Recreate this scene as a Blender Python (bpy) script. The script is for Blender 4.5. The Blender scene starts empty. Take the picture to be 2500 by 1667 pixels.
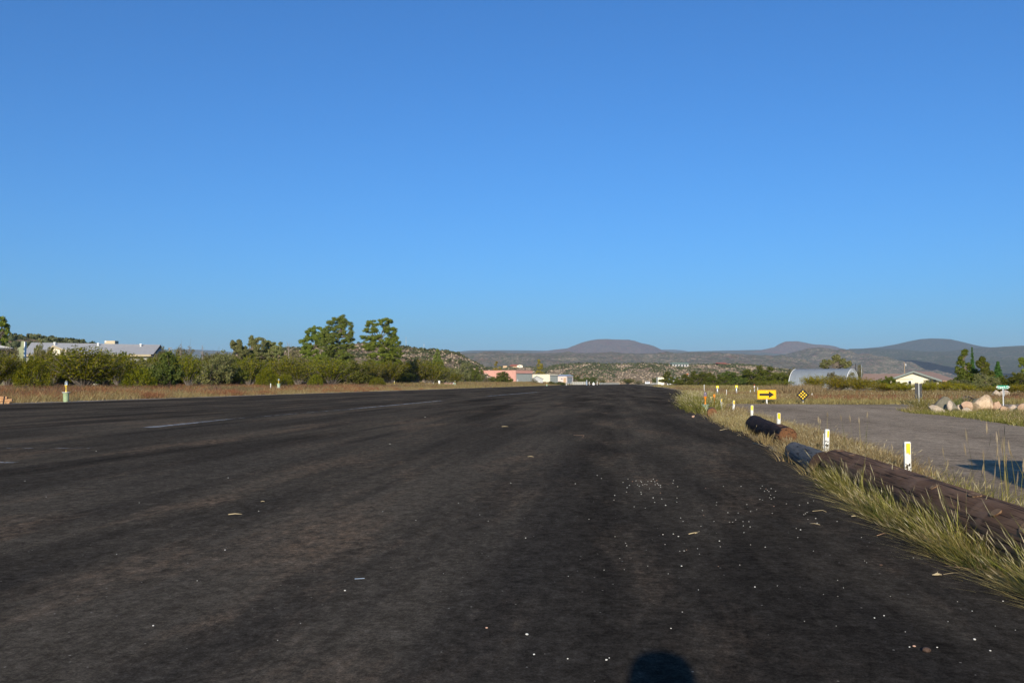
import bpy, bmesh, math, random
import numpy as np
from mathutils import Vector, Matrix
R = math.radians
random.seed(7)
rng = np.random.RandomState(11)
SC = bpy.context.scene
COL = SC.collection
F = 2200.0      # focal length in photograph pixels
H = 0.8         # eye height of the squatting photographer
HZ = 935.0      # image row of the horizon

def PX(px, d):              # world x of an image column at depth d
    return (px - 1250.0) / F * d
def PZ(py, d):              # world height of an image row at depth d
    return H - (py - HZ) / F * d
def GD(py, z=0.0):          # depth at which the ground (height z) shows in that row
    return (H - z) * F / (py - HZ)
def GP(px, py, z=0.0):
    d = GD(py, z); return (PX(px, d), d)

AX = R(6.94)                # heading of the runway
def st(x, y):               # runway frame: s to the right, t along
    return x * math.cos(AX) - y * math.sin(AX), x * math.sin(AX) + y * math.cos(AX)
def xy(s, t):
    return s * math.cos(AX) + t * math.sin(AX), -s * math.sin(AX) + t * math.cos(AX)
def sm(a, b, v):
    v = np.clip((v - a) / (b - a), 0, 1); return v * v * (3 - 2 * v)
def gz(x, y):               # height of the open ground
    s = x * math.cos(AX) - y * math.sin(AX); t = x * math.sin(AX) + y * math.cos(AX)
    left = sm(-24.5, -34.0, s) * (0.42 + 0.6 * sm(150, 400, t))
    z = -0.03 + left + 0.03 * np.sin(x * 0.21 + 1.3) * np.sin(y * 0.17) * sm(-24.5, -30, s)
    return z

# ------------------------------------------------------------------ meshes
def mesh_np(name, V, Fa, mats=None, smooth=False, mi=None):
    me = bpy.data.meshes.new(name)
    V = np.asarray(V, dtype=np.float32); Fa = np.asarray(Fa, dtype=np.int32)
    n, k = Fa.shape
    me.vertices.add(len(V)); me.vertices.foreach_set('co', V.ravel())
    me.loops.add(n * k); me.loops.foreach_set('vertex_index', Fa.ravel())
    me.polygons.add(n)
    me.polygons.foreach_set('loop_start', np.arange(0, n * k, k, dtype=np.int32))
    if mi is not None: me.polygons.foreach_set('material_index', np.asarray(mi, dtype=np.int32))
    if smooth: me.polygons.foreach_set('use_smooth', np.ones(n, dtype=bool))
    me.update(calc_edges=True)
    if mats:
        for m in (mats if isinstance(mats, (list, tuple)) else [mats]): me.materials.append(m)
    return me

def link(name, me, parent=None, loc=None):
    o = bpy.data.objects.new(name, me); COL.objects.link(o)
    if parent: o.parent = parent
    if loc is not None: o.location = loc
    return o
def tag(o, label=None, cat=None, group=None, kind=None):
    if label: o['label'] = label
    if cat: o['category'] = cat
    if group: o['group'] = group
    if kind: o['kind'] = kind
    return o
def thing(name, label, cat, loc=(0, 0, 0), rz=0, group=None):
    o = bpy.data.objects.new(name, None); COL.objects.link(o)
    o.empty_display_size = 0.2
    o.location = loc; o.rotation_euler = (0, 0, rz)
    return tag(o, label, cat, group)
def copy_thing(root, label, loc, rz=0.0, sc=(1, 1, 1), group=None):
    r = root.copy(); COL.objects.link(r)
    r.location = loc; r.rotation_euler = (0, 0, rz); r.scale = sc
    r['label'] = label
    if group: r['group'] = group
    for ch in list(root.children):
        c = ch.copy(); COL.objects.link(c); c.parent = r
        for g in list(ch.children):
            q = g.copy(); COL.objects.link(q); q.parent = c
    return r

class MB:
    def __init__(s): s.v = []; s.f = []; s.sm = []
    def add(s, vs, fs, smooth=False):
        b = len(s.v); s.v += [tuple(v) for v in vs]
        s.f += [tuple(i + b for i in f) for f in fs]; s.sm += [smooth] * len(fs); return s
    def box(s, x0, x1, y0, y1, z0, z1):
        return s.add([(x0,y0,z0),(x1,y0,z0),(x1,y1,z0),(x0,y1,z0),(x0,y0,z1),(x1,y0,z1),(x1,y1,z1),(x0,y1,z1)],
                     [(0,3,2,1),(4,5,6,7),(0,1,5,4),(1,2,6,5),(2,3,7,6),(3,0,4,7)])
    def quad(s, *p): return s.add(p, [tuple(range(len(p)))])
    def tube(s, pts, rad, n=8, cap=True, smooth=True):
        pts = [Vector(p) for p in pts]
        if not isinstance(rad, (list, tuple)): rad = [rad] * len(pts)
        vs = []; fs = []; up = None
        for i, p in enumerate(pts):
            t = (pts[min(i+1, len(pts)-1)] - pts[max(i-1, 0)]).normalized()
            if up is None:
                a = t.orthogonal().normalized()
            else:
                a = (up - t * up.dot(t)).normalized()
            up = a; b = t.cross(a)
            for k in range(n):
                an = 2 * math.pi * k / n
                vs.append(p + (a * math.cos(an) + b * math.sin(an)) * rad[i])
        for i in range(len(pts) - 1):
            for k in range(n):
                k2 = (k + 1) % n
                fs.append((i*n+k, i*n+k2, (i+1)*n+k2, (i+1)*n+k))
        s.add(vs, fs, smooth)
        if cap:
            b = len(s.v) - len(vs)
            s.f.append(tuple(b + k for k in reversed(range(n)))); s.sm.append(False)
            s.f.append(tuple(b + (len(pts)-1)*n + k for k in range(n))); s.sm.append(False)
        return s
    def lathe(s, prof, c=(0,0,0), n=20, smooth=True):
        vs = []; fs = []
        for r, z in prof:
            for k in range(n):
                a = 2 * math.pi * k / n
                vs.append((c[0] + r*math.cos(a), c[1] + r*math.sin(a), c[2] + z))
        for i in range(len(prof)-1):
            for k in range(n):
                k2 = (k+1) % n
                fs.append((i*n+k, i*n+k2, (i+1)*n+k2, (i+1)*n+k))
        return s.add(vs, fs, smooth)
    def prism(s, poly, off):           # polygon (3-D points) extruded by a vector
        n = len(poly); off = Vector(off)
        vs = [Vector(p) for p in poly] + [Vector(p) + off for p in poly]
        fs = [tuple(reversed(range(n))), tuple(range(n, 2*n))]
        fs += [(i, (i+1) % n, n + (i+1) % n, n + i) for i in range(n)]
        return s.add(vs, fs)
    def build(s, name, mat, parent=None, bevel=0, loc=None):
        me = bpy.data.meshes.new(name); me.from_pydata(s.v, [], s.f)
        me.polygons.foreach_set('use_smooth', s.sm)
        bm = bmesh.new(); bm.from_mesh(me); bmesh.ops.recalc_face_normals(bm, faces=bm.faces)
        bm.to_mesh(me); bm.free(); me.update()
        me.materials.append(mat)
        o = link(name, me, parent, loc)
        if bevel:
            m = o.modifiers.new('bevel', 'BEVEL'); m.width = bevel; m.segments = 2; m.limit_method = 'ANGLE'
        return o

# ------------------------------------------------------------------ materials
def newmat(name):
    m = bpy.data.materials.new(name); m.use_nodes = True
    nt = m.node_tree; b = nt.nodes['Principled BSDF']
    return m, nt, b
def nd(nt, typ, **kw):
    n = nt.nodes.new(typ)
    for k, v in kw.items():
        if k.startswith('i_'): n.inputs[k[2:].replace('_', ' ')].default_value = v
        else: setattr(n, k, v)
    return n
def mixc(nt, fac, a, b, typ='MIX'):
    m = nt.nodes.new('ShaderNodeMix'); m.data_type = 'RGBA'; m.blend_type = typ
    for sock, val in ((m.inputs[0], fac), (m.inputs[6], a), (m.inputs[7], b)):
        if hasattr(val, 'type') and hasattr(val, 'is_linked'): nt.links.new(val, sock)
        elif isinstance(val, (int, float)): sock.default_value = val
        else: sock.default_value = (val[0], val[1], val[2], 1)
    return m.outputs[2]
def ramp(nt, src, stops):
    r = nt.nodes.new('ShaderNodeValToRGB'); nt.links.new(src, r.inputs[0])
    e = r.color_ramp.elements
    while len(e) < len(stops): e.new(0.5)
    for q, (p, c) in zip(e, stops):
        q.position = p
        q.color = (c, c, c, 1) if isinstance(c, (int, float)) else (c[0], c[1], c[2], 1)
    return r.outputs[0]
def coords(nt, scale=(1, 1, 1), kind='Object', rot=(0, 0, 0)):
    tc = nt.nodes.new('ShaderNodeTexCoord'); mp = nt.nodes.new('ShaderNodeMapping')
    mp.inputs['Scale'].default_value = scale; mp.inputs['Rotation'].default_value = rot
    nt.links.new(tc.outputs[kind], mp.inputs[0]); return mp.outputs[0]
def noise(nt, vec, scale, detail=4, rough=0.55):
    n = nt.nodes.new('ShaderNodeTexNoise'); n.inputs['Scale'].default_value = scale
    n.inputs['Detail'].default_value = detail; n.inputs['Roughness'].default_value = rough
    nt.links.new(vec, n.inputs['Vector']); return n.outputs['Fac']
def voro(nt, vec, scale, out='Distance', feat='F1'):
    n = nt.nodes.new('ShaderNodeTexVoronoi'); n.inputs['Scale'].default_value = scale; n.feature = feat
    nt.links.new(vec, n.inputs['Vector']); return n.outputs[out]
def bump(nt, b, h, strength=0.4, dist=0.02):
    n = nt.nodes.new('ShaderNodeBump'); n.inputs['Strength'].default_value = strength
    n.inputs['Distance'].default_value = dist
    nt.links.new(h, n.inputs['Height']); nt.links.new(n.outputs[0], b.inputs['Normal'])
def plain(name, col, rough=0.7, metal=0, var=0.12, nscale=6.0, spec=0.3, dirt=None, bmp=0):
    m, nt, b = newmat(name)
    v = coords(nt); n = noise(nt, v, nscale, 6)
    f = ramp(nt, n, [(0.3, 1 - var), (0.7, 1 + 0.0)])
    c = mixc(nt, 1.0, col, f, 'MULTIPLY')
    if dirt:
        dn = ramp(nt, noise(nt, v, nscale * 2.3, 8, 0.7), [(0.52, 0), (0.68, 1)])
        c = mixc(nt, dn, c, dirt)
    nt.links.new(c, b.inputs['Base Color'])
    b.inputs['Roughness'].default_value = rough; b.inputs['Metallic'].default_value = metal
    b.inputs['Specular IOR Level'].default_value = spec
    if bmp: bump(nt, b, noise(nt, v, nscale * 5, 6), bmp, 0.01)
    return m
def leafmat(name, c1, c2, c3=None, trans=0.25, rough=0.6):
    """colour differs from leaf to leaf (random per island) and from plant to plant"""
    m, nt, b = newmat(name)
    g = nt.nodes.new('ShaderNodeNewGeometry'); oi = nt.nodes.new('ShaderNodeObjectInfo')
    if trans == 0.25 and 'weed' not in name and 'grass' not in name:
        c1, c2, c3 = [(q[0]*1.36, q[1]*1.22, q[2]*.9) if q else q for q in (c1, c2, c3)]
    st_ = [(0.0, c1), (0.6, c2), (1.0, c3 or c2)]
    c = ramp(nt, g.outputs['Random Per Island'], st_)
    hs = nt.nodes.new('ShaderNodeHueSaturation')
    mr = nt.nodes.new('ShaderNodeMapRange'); mr.inputs[3].default_value = 0.82; mr.inputs[4].default_value = 1.18
    nt.links.new(oi.outputs['Random'], mr.inputs[0]); nt.links.new(mr.outputs[0], hs.inputs['Value'])
    mr2 = nt.nodes.new('ShaderNodeMapRange'); mr2.inputs[3].default_value = 0.485; mr2.inputs[4].default_value = 0.515
    nt.links.new(oi.outputs['Random'], mr2.inputs[0]); nt.links.new(mr2.outputs[0], hs.inputs['Hue'])
    nt.links.new(c, hs.inputs['Color'])
    nt.links.new(hs.outputs[0], b.inputs['Base Color'])
    b.inputs['Roughness'].default_value = rough; b.inputs['Specular IOR Level'].default_value = 0.25
    if trans:
        t = nt.nodes.new('ShaderNodeBsdfTranslucent'); nt.links.new(hs.outputs[0], t.inputs[0])
        mx = nt.nodes.new('ShaderNodeMixShader'); mx.inputs[0].default_value = trans
        nt.links.new(b.outputs[0], mx.inputs[1]); nt.links.new(t.outputs[0], mx.inputs[2])
        nt.links.new(mx.outputs[0], nt.nodes['Material Output'].inputs[0])
    return m
HAZE = 6.0e-5; SUN = 5.0; SKYS = .079; SKYA = 1.0; SKYD = 1.2; SKYO = 4.2; TINT = (.425, .975, 1.47); EXPO = 0.35
M = {}
M['creosote'] = leafmat('creosote leaves', (.045,.060,.001), (.098,.112,.002), (.165,.155,.003))
M['yellowbush'] = leafmat('yellow green leaves', (.085,.095,.001), (.165,.160,.002), (.26,.21,.004))
M['juniper'] = leafmat('juniper foliage', (.062,.074,.032), (.120,.132,.062), (.18,.18,.095))
M['greybrush'] = leafmat('grey green brush', (.060,.062,.030), (.115,.115,.062), (.18,.165,.11))
M['darkgreen'] = leafmat('dark green leaves', (.025,.042,.008), (.060,.090,.016), (.11,.135,.035))
M['pine'] = leafmat('pine needles', (.050,.090,.013), (.12,.165,.024), (.19,.22,.042))
M['pine_blue'] = leafmat('cooler pine needles', (.055,.105,.024), (.125,.18,.042), (.19,.24,.062))
M['mesquite'] = leafmat('mesquite leaves', (.030,.044,.004), (.070,.090,.010), (.118,.130,.022))
M['poplar'] = leafmat('autumn poplar leaves', (.11,.12,.018), (.20,.19,.03), (.27,.23,.045))
M['cypress'] = leafmat('cypress foliage', (.020,.055,.012), (.040,.095,.020), (.07,.13,.03))
M['dry_grass'] = leafmat('dry straw grass', (.15,.11,.045), (.33,.25,.10), (.52,.42,.21), 0.3)
M['green_grass'] = leafmat('yellow green grass', (.085,.090,.013), (.22,.20,.038), (.42,.34,.13), 0.35)
M['lush_grass'] = leafmat('green grass', (.065,.085,.014), (.13,.145,.028), (.24,.215,.065), 0.35)
M['red_weed'] = leafmat('rust red weeds', (.13,.038,.018), (.27,.090,.042), (.38,.20,.095), 0.25)
M['purple_weed'] = leafmat('purple brown weeds', (.09,.045,.032), (.16,.085,.06), (.24,.14,.10), 0.22)
M['brown_weed'] = leafmat('brown weeds', (.13,.085,.042), (.24,.165,.082), (.36,.27,.14), 0.25)
M['far_grass'] = leafmat('field grass', (.13,.095,.035), (.25,.19,.075), (.34,.27,.11), 0.25)
M['seed'] = leafmat('pale seed heads', (.26,.21,.12), (.42,.35,.21), (.54,.46,.30), 0.35)
M['scrub'] = leafmat('hillside scrub leaves', (.045,.052,.020), (.080,.088,.034), (.13,.125,.055), 0.15)
M['bark'] = plain('grey bark', (.17,.14,.11), .9, var=.4, nscale=8, spec=.1)
M['twig'] = plain('pale dead twigs', (.26,.22,.19), .9, var=.3, spec=.1)
M['purple_twig'] = plain('purple brown twigs', (.12,.075,.065), .9, var=.4, spec=.1)
M['white_paint'] = plain('white paint', (.68,.68,.65), .5, var=.12, dirt=(.45,.42,.36), nscale=9)
M['white_clean'] = plain('clean white paint', (.80,.80,.78), .45, var=.06)
M['yellow_tape'] = plain('yellow reflective tape', (.88,.58,.02), .45, var=.18, nscale=30)
M['sign_yellow'] = plain('yellow sign face', (.85,.47,.008), .4, var=.05, nscale=3)
M['sign_black'] = plain('black sign face', (.012,.012,.012), .45, var=.2)
M['reflector'] = plain('amber reflector', (.88,.56,.03), .25, var=.05)
M['galv'] = plain('galvanised steel', (.55,.57,.58), .4, 0.5, var=.15)
M['sign_grey'] = plain('bare aluminium sign back', (.06,.06,.062), .8, 0.0, var=.15)
M['sign_green'] = plain('green sign face', (.0,.27,.16), .35, var=.05)
M['dark_post'] = plain('dark blue grey post', (.03,.045,.07), .5, var=.2)
M['can_green'] = plain('pale green enamel', (.32,.42,.24), .5, var=.15, nscale=7, dirt=(.22,.16,.09))
M['can_mint'] = plain('mint green enamel', (.42,.56,.42), .5, var=.15, nscale=7, dirt=(.35,.3,.2))
M['orange'] = plain('orange enamel', (.80,.24,.01), .45, var=.15, nscale=20)
M['yellow'] = plain('yellow enamel', (.78,.55,.09), .45, var=.15, nscale=20)
M['red'] = plain('red paint', (.6,.06,.03), .5)
M['bright_yellow'] = plain('bright yellow board', (.85,.70,.02), .5, var=.05)
M['concrete'] = plain('concrete collar', (.42,.40,.36), .9, var=.25, nscale=20, bmp=.4)
M['pink'] = plain('pink stucco', (.62,.33,.265), .9, var=.12, nscale=.4, spec=.1)
M['cream'] = plain('cream stucco', (.74,.68,.54), .9, var=.08, nscale=.5, spec=.1)
M['cream_yellow'] = plain('cream yellow wall', (.78,.73,.56), .85, var=.07, nscale=.5, spec=.1)
M['white_pink'] = plain('pinkish white wall', (.72,.60,.55), .9, var=.1, nscale=.5, spec=.1)
M['greywall'] = plain('pale grey wall', (.42,.42,.42), .85, var=.1, nscale=.6, spec=.1)
M['tan_wall'] = plain('tan stucco', (.52,.36,.22), .9, var=.12, nscale=.4, spec=.1)
M['green_wall'] = plain('sage green wall', (.26,.28,.17), .9, var=.1, nscale=.5)
M['red_roof'] = plain('red tile roof', (.42,.14,.09), .85, var=.3, nscale=2)
M['green_roof'] = plain('green metal roof', (.20,.26,.19), .6, var=.15, nscale=2)
M['brown_roof'] = plain('brown shingle roof', (.36,.235,.175), .9, var=.2, nscale=3)
M['dark_roof'] = plain('dark roof edge', (.05,.05,.055), .8, var=.2)
M['blue_roof'] = plain('blue grey metal roof', (.28,.34,.42), .5, var=.12)
M['trim'] = plain('grey trim', (.22,.25,.23), .7)
M['tan_trim'] = plain('tan trim', (.40,.33,.22), .7)
M['window'] = plain('dark window glass', (.03,.035,.04), .12, spec=.6)
M['tan_box'] = plain('tan sheet metal', (.48,.40,.27), .6, var=.1)
M['pole_wood'] = plain('weathered pole wood', (.34,.26,.18), .9, var=.3, nscale=5)
M['pole_dark'] = plain('dark pole wood', (.05,.035,.03), .9, var=.3)
M['charcoal'] = plain('charred wood', (.04,.03,.03), .9, var=.4)
M['windsock'] = plain('orange windsock cloth', (.85,.22,.08), .8)
M['car_white'] = plain('white car paint', (.72,.73,.75), .25, var=.04, spec=.5)
M['car_blue'] = plain('silver car paint', (.35,.37,.40), .25, .4, var=.04)
M['rubber'] = plain('tyre rubber', (.02,.02,.02), .8)
M['metal'] = plain('bright metal', (.6,.6,.6), .3, .9)
M['black_plastic'] = plain('black plastic', (.02,.02,.02), .5)
M['skin'] = plain('skin', (.50,.30,.21), .55, var=.06)
M['hair'] = plain('brown hair', (.05,.03,.02), .7, var=.3, nscale=40)
M['shirt'] = plain('blue cotton shirt', (.06,.10,.20), .9, var=.15, nscale=12)
M['trousers'] = plain('khaki trousers', (.30,.24,.16), .9, var=.15, nscale=12)
M['shoe'] = plain('brown leather', (.10,.06,.04), .6)
M['straw'] = plain('dry straw stem', (.50,.40,.24), .8, var=.2, nscale=30)
M['red_stick'] = plain('reddish twig', (.42,.26,.16), .8, var=.2, nscale=30)
M['pebble_w'] = plain('white pebble', (.70,.68,.62), .8, var=.2, nscale=40)
M['pebble_p'] = plain('pinkish pebble', (.58,.36,.26), .8, var=.25, nscale=40)
M['pebble_d'] = plain('brown stone', (.09,.055,.04), .9, var=.3, nscale=40)

# glass globe
m, nt, b = newmat('runway lamp glass')
b.inputs['Base Color'].default_value = (.80,.88,.95,1); b.inputs['Roughness'].default_value = .06
b.inputs['Transmission Weight'].default_value = .8; b.inputs['IOR'].default_value = 1.3
M['glass'] = m
m, nt, b = newmat('smoked lamp glass')
b.inputs['Base Color'].default_value = (.35,.28,.33,1); b.inputs['Roughness'].default_value = .12
b.inputs['Transmission Weight'].default_value = .6; b.inputs['IOR'].default_value = 1.3
M['glass_dark'] = m

# corrugated / ribbed sheets
def ribbed(name, col, axis, per, rough=.45, metal=.3, depth=.03, dark=.8):
    m, nt, b = newmat(name)
    v = coords(nt); w = nt.nodes.new('ShaderNodeTexWave'); w.bands_direction = axis
    w.inputs['Scale'].default_value = per; nt.links.new(v, w.inputs[0])
    n = ramp(nt, noise(nt, v, 1.2, 6), [(.3, dark), (.7, 1.0)])
    nt.links.new(mixc(nt, 1.0, col, n, 'MULTIPLY'), b.inputs['Base Color'])
    b.inputs['Roughness'].default_value = rough; b.inputs['Metallic'].default_value = metal
    bump(nt, b, w.outputs['Fac'], .6, depth); return m
M['door_grey'] = ribbed('grey ribbed hangar door', (.36,.38,.34), 'X', 1.2, .6, .0)
M['roll_door'] = ribbed('grey roller door', (.27,.29,.30), 'Z', 1.5, .6, .1)
M['quonset'] = ribbed('corrugated galvanised sheet', (.22,.245,.27), 'X', .28, .6, .0, .02, .8)
M['quonset_end'] = ribbed('ribbed white end wall', (.50,.52,.53), 'X', 1.5, .7, .0)

# shingles
m, nt, b = newmat('grey asphalt shingles')
v = coords(nt, (1, 1, 1)); br = nt.nodes.new('ShaderNodeTexBrick'); br.inputs['Scale'].default_value = 2.5
br.inputs['Mortar Size'].default_value = .01; br.inputs['Row Height'].default_value = .12
br.inputs['Color1'].default_value = (.36,.36,.37,1); br.inputs['Color2'].default_value = (.44,.43,.43,1); br.inputs['Mortar'].default_value = (.28,.28,.28,1)
nt.links.new(v, br.inputs[0])
nt.links.new(mixc(nt, 1.0, br.outputs[0], ramp(nt, noise(nt, v, 6, 8, .7), [(.3,.75),(.7,1.0)]), 'MULTIPLY'), b.inputs['Base Color'])
b.inputs['Roughness'].default_value = .95
M['grey_shingle'] = m

# ---- runway asphalt (local Y runs along the runway)
m, nt, b = newmat('runway asphalt')
v = coords(nt)
streak = noise(nt, coords(nt, (.62, .035, 1)), 1.0, 5, .6)
streak2 = noise(nt, coords(nt, (1.9, .10, 1)), 1.0, 4, .6)
patch = noise(nt, coords(nt, (.55, .10, 1)), 1.0, 5, .62)
patch2 = noise(nt, coords(nt, (1.5, .38, 1)), 1.0, 6, .68)
fine = noise(nt, v, 30, 10, .9); fine2 = noise(nt, v, 130, 6, .85); mid = noise(nt, coords(nt, (9, 5, 1)), 1.0, 10, .85)
grit = noise(nt, coords(nt, (13, 8, 1)), 1.0, 8, .85)
c = mixc(nt, ramp(nt, streak, [(.38, 0), (.60, 1)]), (.028,.0245,.0205), (.064,.055,.044))
c = mixc(nt, ramp(nt, patch, [(.44, 0), (.62, .9)]), c, (.090,.075,.057))
c = mixc(nt, ramp(nt, streak2, [(.50, 0), (.68, .65)]), c, (.030,.027,.024))
pb = nt.nodes.new('ShaderNodeMath'); pb.operation = 'MULTIPLY'
nt.links.new(ramp(nt, patch2, [(.50, 0), (.66, 1)]), pb.inputs[0]); nt.links.new(ramp(nt, patch, [(.40, .15), (.58, 1)]), pb.inputs[1])
pb2 = nt.nodes.new('ShaderNodeMath'); pb2.operation = 'MULTIPLY'
nt.links.new(pb.outputs[0], pb2.inputs[0]); nt.links.new(ramp(nt, grit, [(.42, .05), (.60, 1)]), pb2.inputs[1])
c = mixc(nt, pb2.outputs[0], c, (.15,.103,.068))
c = mixc(nt, 1.0, c, ramp(nt, fine, [(.34, .40), (.50, .95), (.66, 1.8)]), 'MULTIPLY')
c = mixc(nt, 1.0, c, ramp(nt, mid, [(.34, .68), (.66, 1.32)]), 'MULTIPLY')
c = mixc(nt, 1.0, c, ramp(nt, grit, [(.34, .60), (.66, 1.5)]), 'MULTIPLY')
c = mixc(nt, 1.0, c, ramp(nt, fine2, [(.34, .55), (.66, 1.55)]), 'MULTIPLY')
vd = nt.nodes.new('ShaderNodeTexVoronoi'); vd.inputs['Scale'].default_value = 26; nt.links.new(v, vd.inputs[0])
sp = nt.nodes.new('ShaderNodeMath'); sp.operation = 'LESS_THAN'; sp.inputs[1].default_value = .10
nt.links.new(vd.outputs['Distance'], sp.inputs[0])
sx = nt.nodes.new('ShaderNodeSeparateColor'); nt.links.new(vd.outputs['Color'], sx.inputs[0])
s2 = nt.nodes.new('ShaderNodeMath'); s2.operation = 'GREATER_THAN'; s2.inputs[1].default_value = .90
nt.links.new(sx.outputs[0], s2.inputs[0])
s3 = nt.nodes.new('ShaderNodeMath'); s3.operation = 'MULTIPLY'; nt.links.new(sp.outputs[0], s3.inputs[0]); nt.links.new(s2.outputs[0], s3.inputs[1])
c = mixc(nt, s3.outputs[0], c, (.28,.25,.21))
nt.links.new(c, b.inputs['Base Color']); b.inputs['Roughness'].default_value = 1.0; b.inputs['Specular IOR Level'].default_value = .0
bump(nt, b, fine, .7, .006)
M['asphalt'] = m

# ---- side road, coarse chip seal
m, nt, b = newmat('chip seal road')
v = coords(nt)
big = noise(nt, coords(nt, (.5, .12, 1)), 1.0, 5, .6); fine = noise(nt, v, 22, 10, .9); mid = noise(nt, coords(nt, (4, 2.5, 1)), 1.0, 10, .8)
c = mixc(nt, ramp(nt, big, [(.35, 0), (.65, 1)]), (.25,.193,.137), (.41,.32,.228))
c = mixc(nt, ramp(nt, noise(nt, v, .35, 4), [(.42, 0), (.65, .7)]), c, (.34,.27,.195))
c = mixc(nt, 1.0, c, ramp(nt, fine, [(.34, .35), (.5, .95), (.66, 2.0)]), 'MULTIPLY')
c = mixc(nt, 1.0, c, ramp(nt, mid, [(.34, .65), (.66, 1.35)]), 'MULTIPLY')
nt.links.new(c, b.inputs['Base Color']); b.inputs['Roughness'].default_value = 1.0; b.inputs['Specular IOR Level'].default_value = .0
bump(nt, b, fine, 1.0, .015)
M['road'] = m

# ---- open ground
m, nt, b = newmat('dry desert soil')
v = coords(nt)
c = mixc(nt, ramp(nt, noise(nt, v, .35, 6), [(.35, 0), (.65, 1)]), (.27,.20,.13), (.36,.29,.20))
c = mixc(nt, ramp(nt, noise(nt, v, .05, 6, .6), [(.42, 0), (.62, .9)]), c, (.16,.14,.055))
c = mixc(nt, 1.0, c, ramp(nt, noise(nt, v, 14, 8, .8), [(.32, .55), (.68, 1.35)]), 'MULTIPLY')
nt.links.new(c, b.inputs['Base Color']); b.inputs['Roughness'].default_value = 1.0; b.inputs['Specular IOR Level'].default_value = .05
bump(nt, b, noise(nt, v, 20, 8, .8), .8, .02)
M['soil'] = m

# ---- near hill: pale limestone with scree and low brush
def hillmat(name, rock1, rock2, green, s, gcut=(.46,.56), red=None, spots=True, layer=0.0):
    m, nt, b = newmat(name)
    v = coords(nt)
    n1 = noise(nt, v, s * .25, 8, .65)
    c = mixc(nt, ramp(nt, n1, [(.38, 0), (.62, 1)]), rock1, rock2)
    if red is not None:
        c = mixc(nt, ramp(nt, noise(nt, v, s * .07, 5, .6), [(.52, 0), (.66, .8)]), c, red)
    if layer:
        w = nt.nodes.new('ShaderNodeTexWave'); w.bands_direction = 'Z'; w.inputs['Scale'].default_value = layer
        w.inputs['Distortion'].default_value = 6; w.inputs['Detail'].default_value = 4; nt.links.new(v, w.inputs[0])
        c = mixc(nt, ramp(nt, w.outputs['Fac'], [(.55, 0), (.9, .45)]), c, tuple(min(1, q * 1.5) for q in rock2))
    g = mixc(nt, ramp(nt, noise(nt, v, s * .12, 6, .7), [(.40, 0), (.60, 1)]), green, tuple(q * 1.3 for q in green))
    if spots:
        c = mixc(nt, ramp(nt, voro(nt, v, s * 1.0), [(.30, 1), (.48, 0)]), c, g)
    c = mixc(nt, ramp(nt, noise(nt, v, s * .5, 8, .75), [(gcut[0], 0), (gcut[1], 1)]), c, g)
    nt.links.new(c, b.inputs['Base Color']); b.inputs['Roughness'].default_value = 1.0
    b.inputs['Specular IOR Level'].default_value = .02
    bump(nt, b, noise(nt, v, s * .6, 8, .75), .9, .8 / s)
    return m
M['limestone'] = hillmat('pale rocky slope', (.26,.185,.12), (.38,.28,.19), (.095,.088,.040), .7, (.52,.62), (.34,.185,.12))
M['mesa_near'] = hillmat('brushy escarpment', (.21,.145,.10), (.32,.24,.165), (.070,.078,.034), .15, (.47,.55), (.27,.12,.08), layer=.012)
M['mesa_far'] = hillmat('dark brushy plateau', (.15,.120,.085), (.21,.17,.125), (.050,.066,.030), .10, (.43,.53), (.19,.09,.06), layer=.006)
M['peak'] = hillmat('reddish hill', (.17,.098,.07), (.24,.155,.11), (.052,.058,.034), .09, (.50,.60), (.22,.09,.06))
M['peak_dark'] = hillmat('forested hill', (.10,.08,.06), (.14,.115,.085), (.036,.048,.030), .08, (.42,.52), None)

# ---- bark of the lying logs (local X runs along the log)
def logmat(name, c1, c2, crack, grain=(3, 40, 40), patchc=None):
    m, nt, b = newmat(name)
    g = noise(nt, coords(nt, grain), 1.0, 8, .7)
    n2 = noise(nt, coords(nt, (2, 6, 6)), 1.0, 5)
    c = mixc(nt, ramp(nt, n2, [(.35, 0), (.65, 1)]), c1, c2)
    c = mixc(nt, ramp(nt, g, [(.42, 1), (.475, 0)]), c, crack)
    if patchc:
        c = mixc(nt, ramp(nt, noise(nt, coords(nt, (3.5, 3, 3)), 1.0, 3), [(.60, 0), (.66, 1)]), c, patchc)
    nt.links.new(c, b.inputs['Base Color']); b.inputs['Roughness'].default_value = .9; b.inputs['Specular IOR Level'].default_value = .15
    bump(nt, b, g, 1.0, .02); return m
M['log_bark'] = logmat('cracked brown log', (.165,.088,.048), (.29,.17,.10), (.045,.026,.015), (1.1, 62, 62), (.26,.155,.095))
M['log_dark'] = logmat('dark creosoted log', (.022,.012,.010), (.050,.028,.020), (.008,.005,.004))
M['log_rust'] = logmat('weathered rust brown wood', (.13,.06,.028), (.22,.105,.05), (.04,.02,.012))
M['log_grey'] = logmat('blue grey tarred log', (.12,.115,.105), (.19,.18,.165), (.03,.03,.035))
M['log_cut'] = logmat('pale cut wood', (.28,.17,.095), (.38,.25,.14), (.14,.07,.04), (1.5, 60, 60))
M['end_wood'] = plain('dark weathered log end', (.045,.028,.022), .95, var=.5, nscale=25)
M['end_rust'] = plain('rust brown log end', (.22,.10,.045), .95, var=.5, nscale=25)
M['timber'] = logmat('split tan timber', (.40,.22,.11), (.55,.34,.18), (.16,.08,.04), (1.0, 30, 30))

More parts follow.
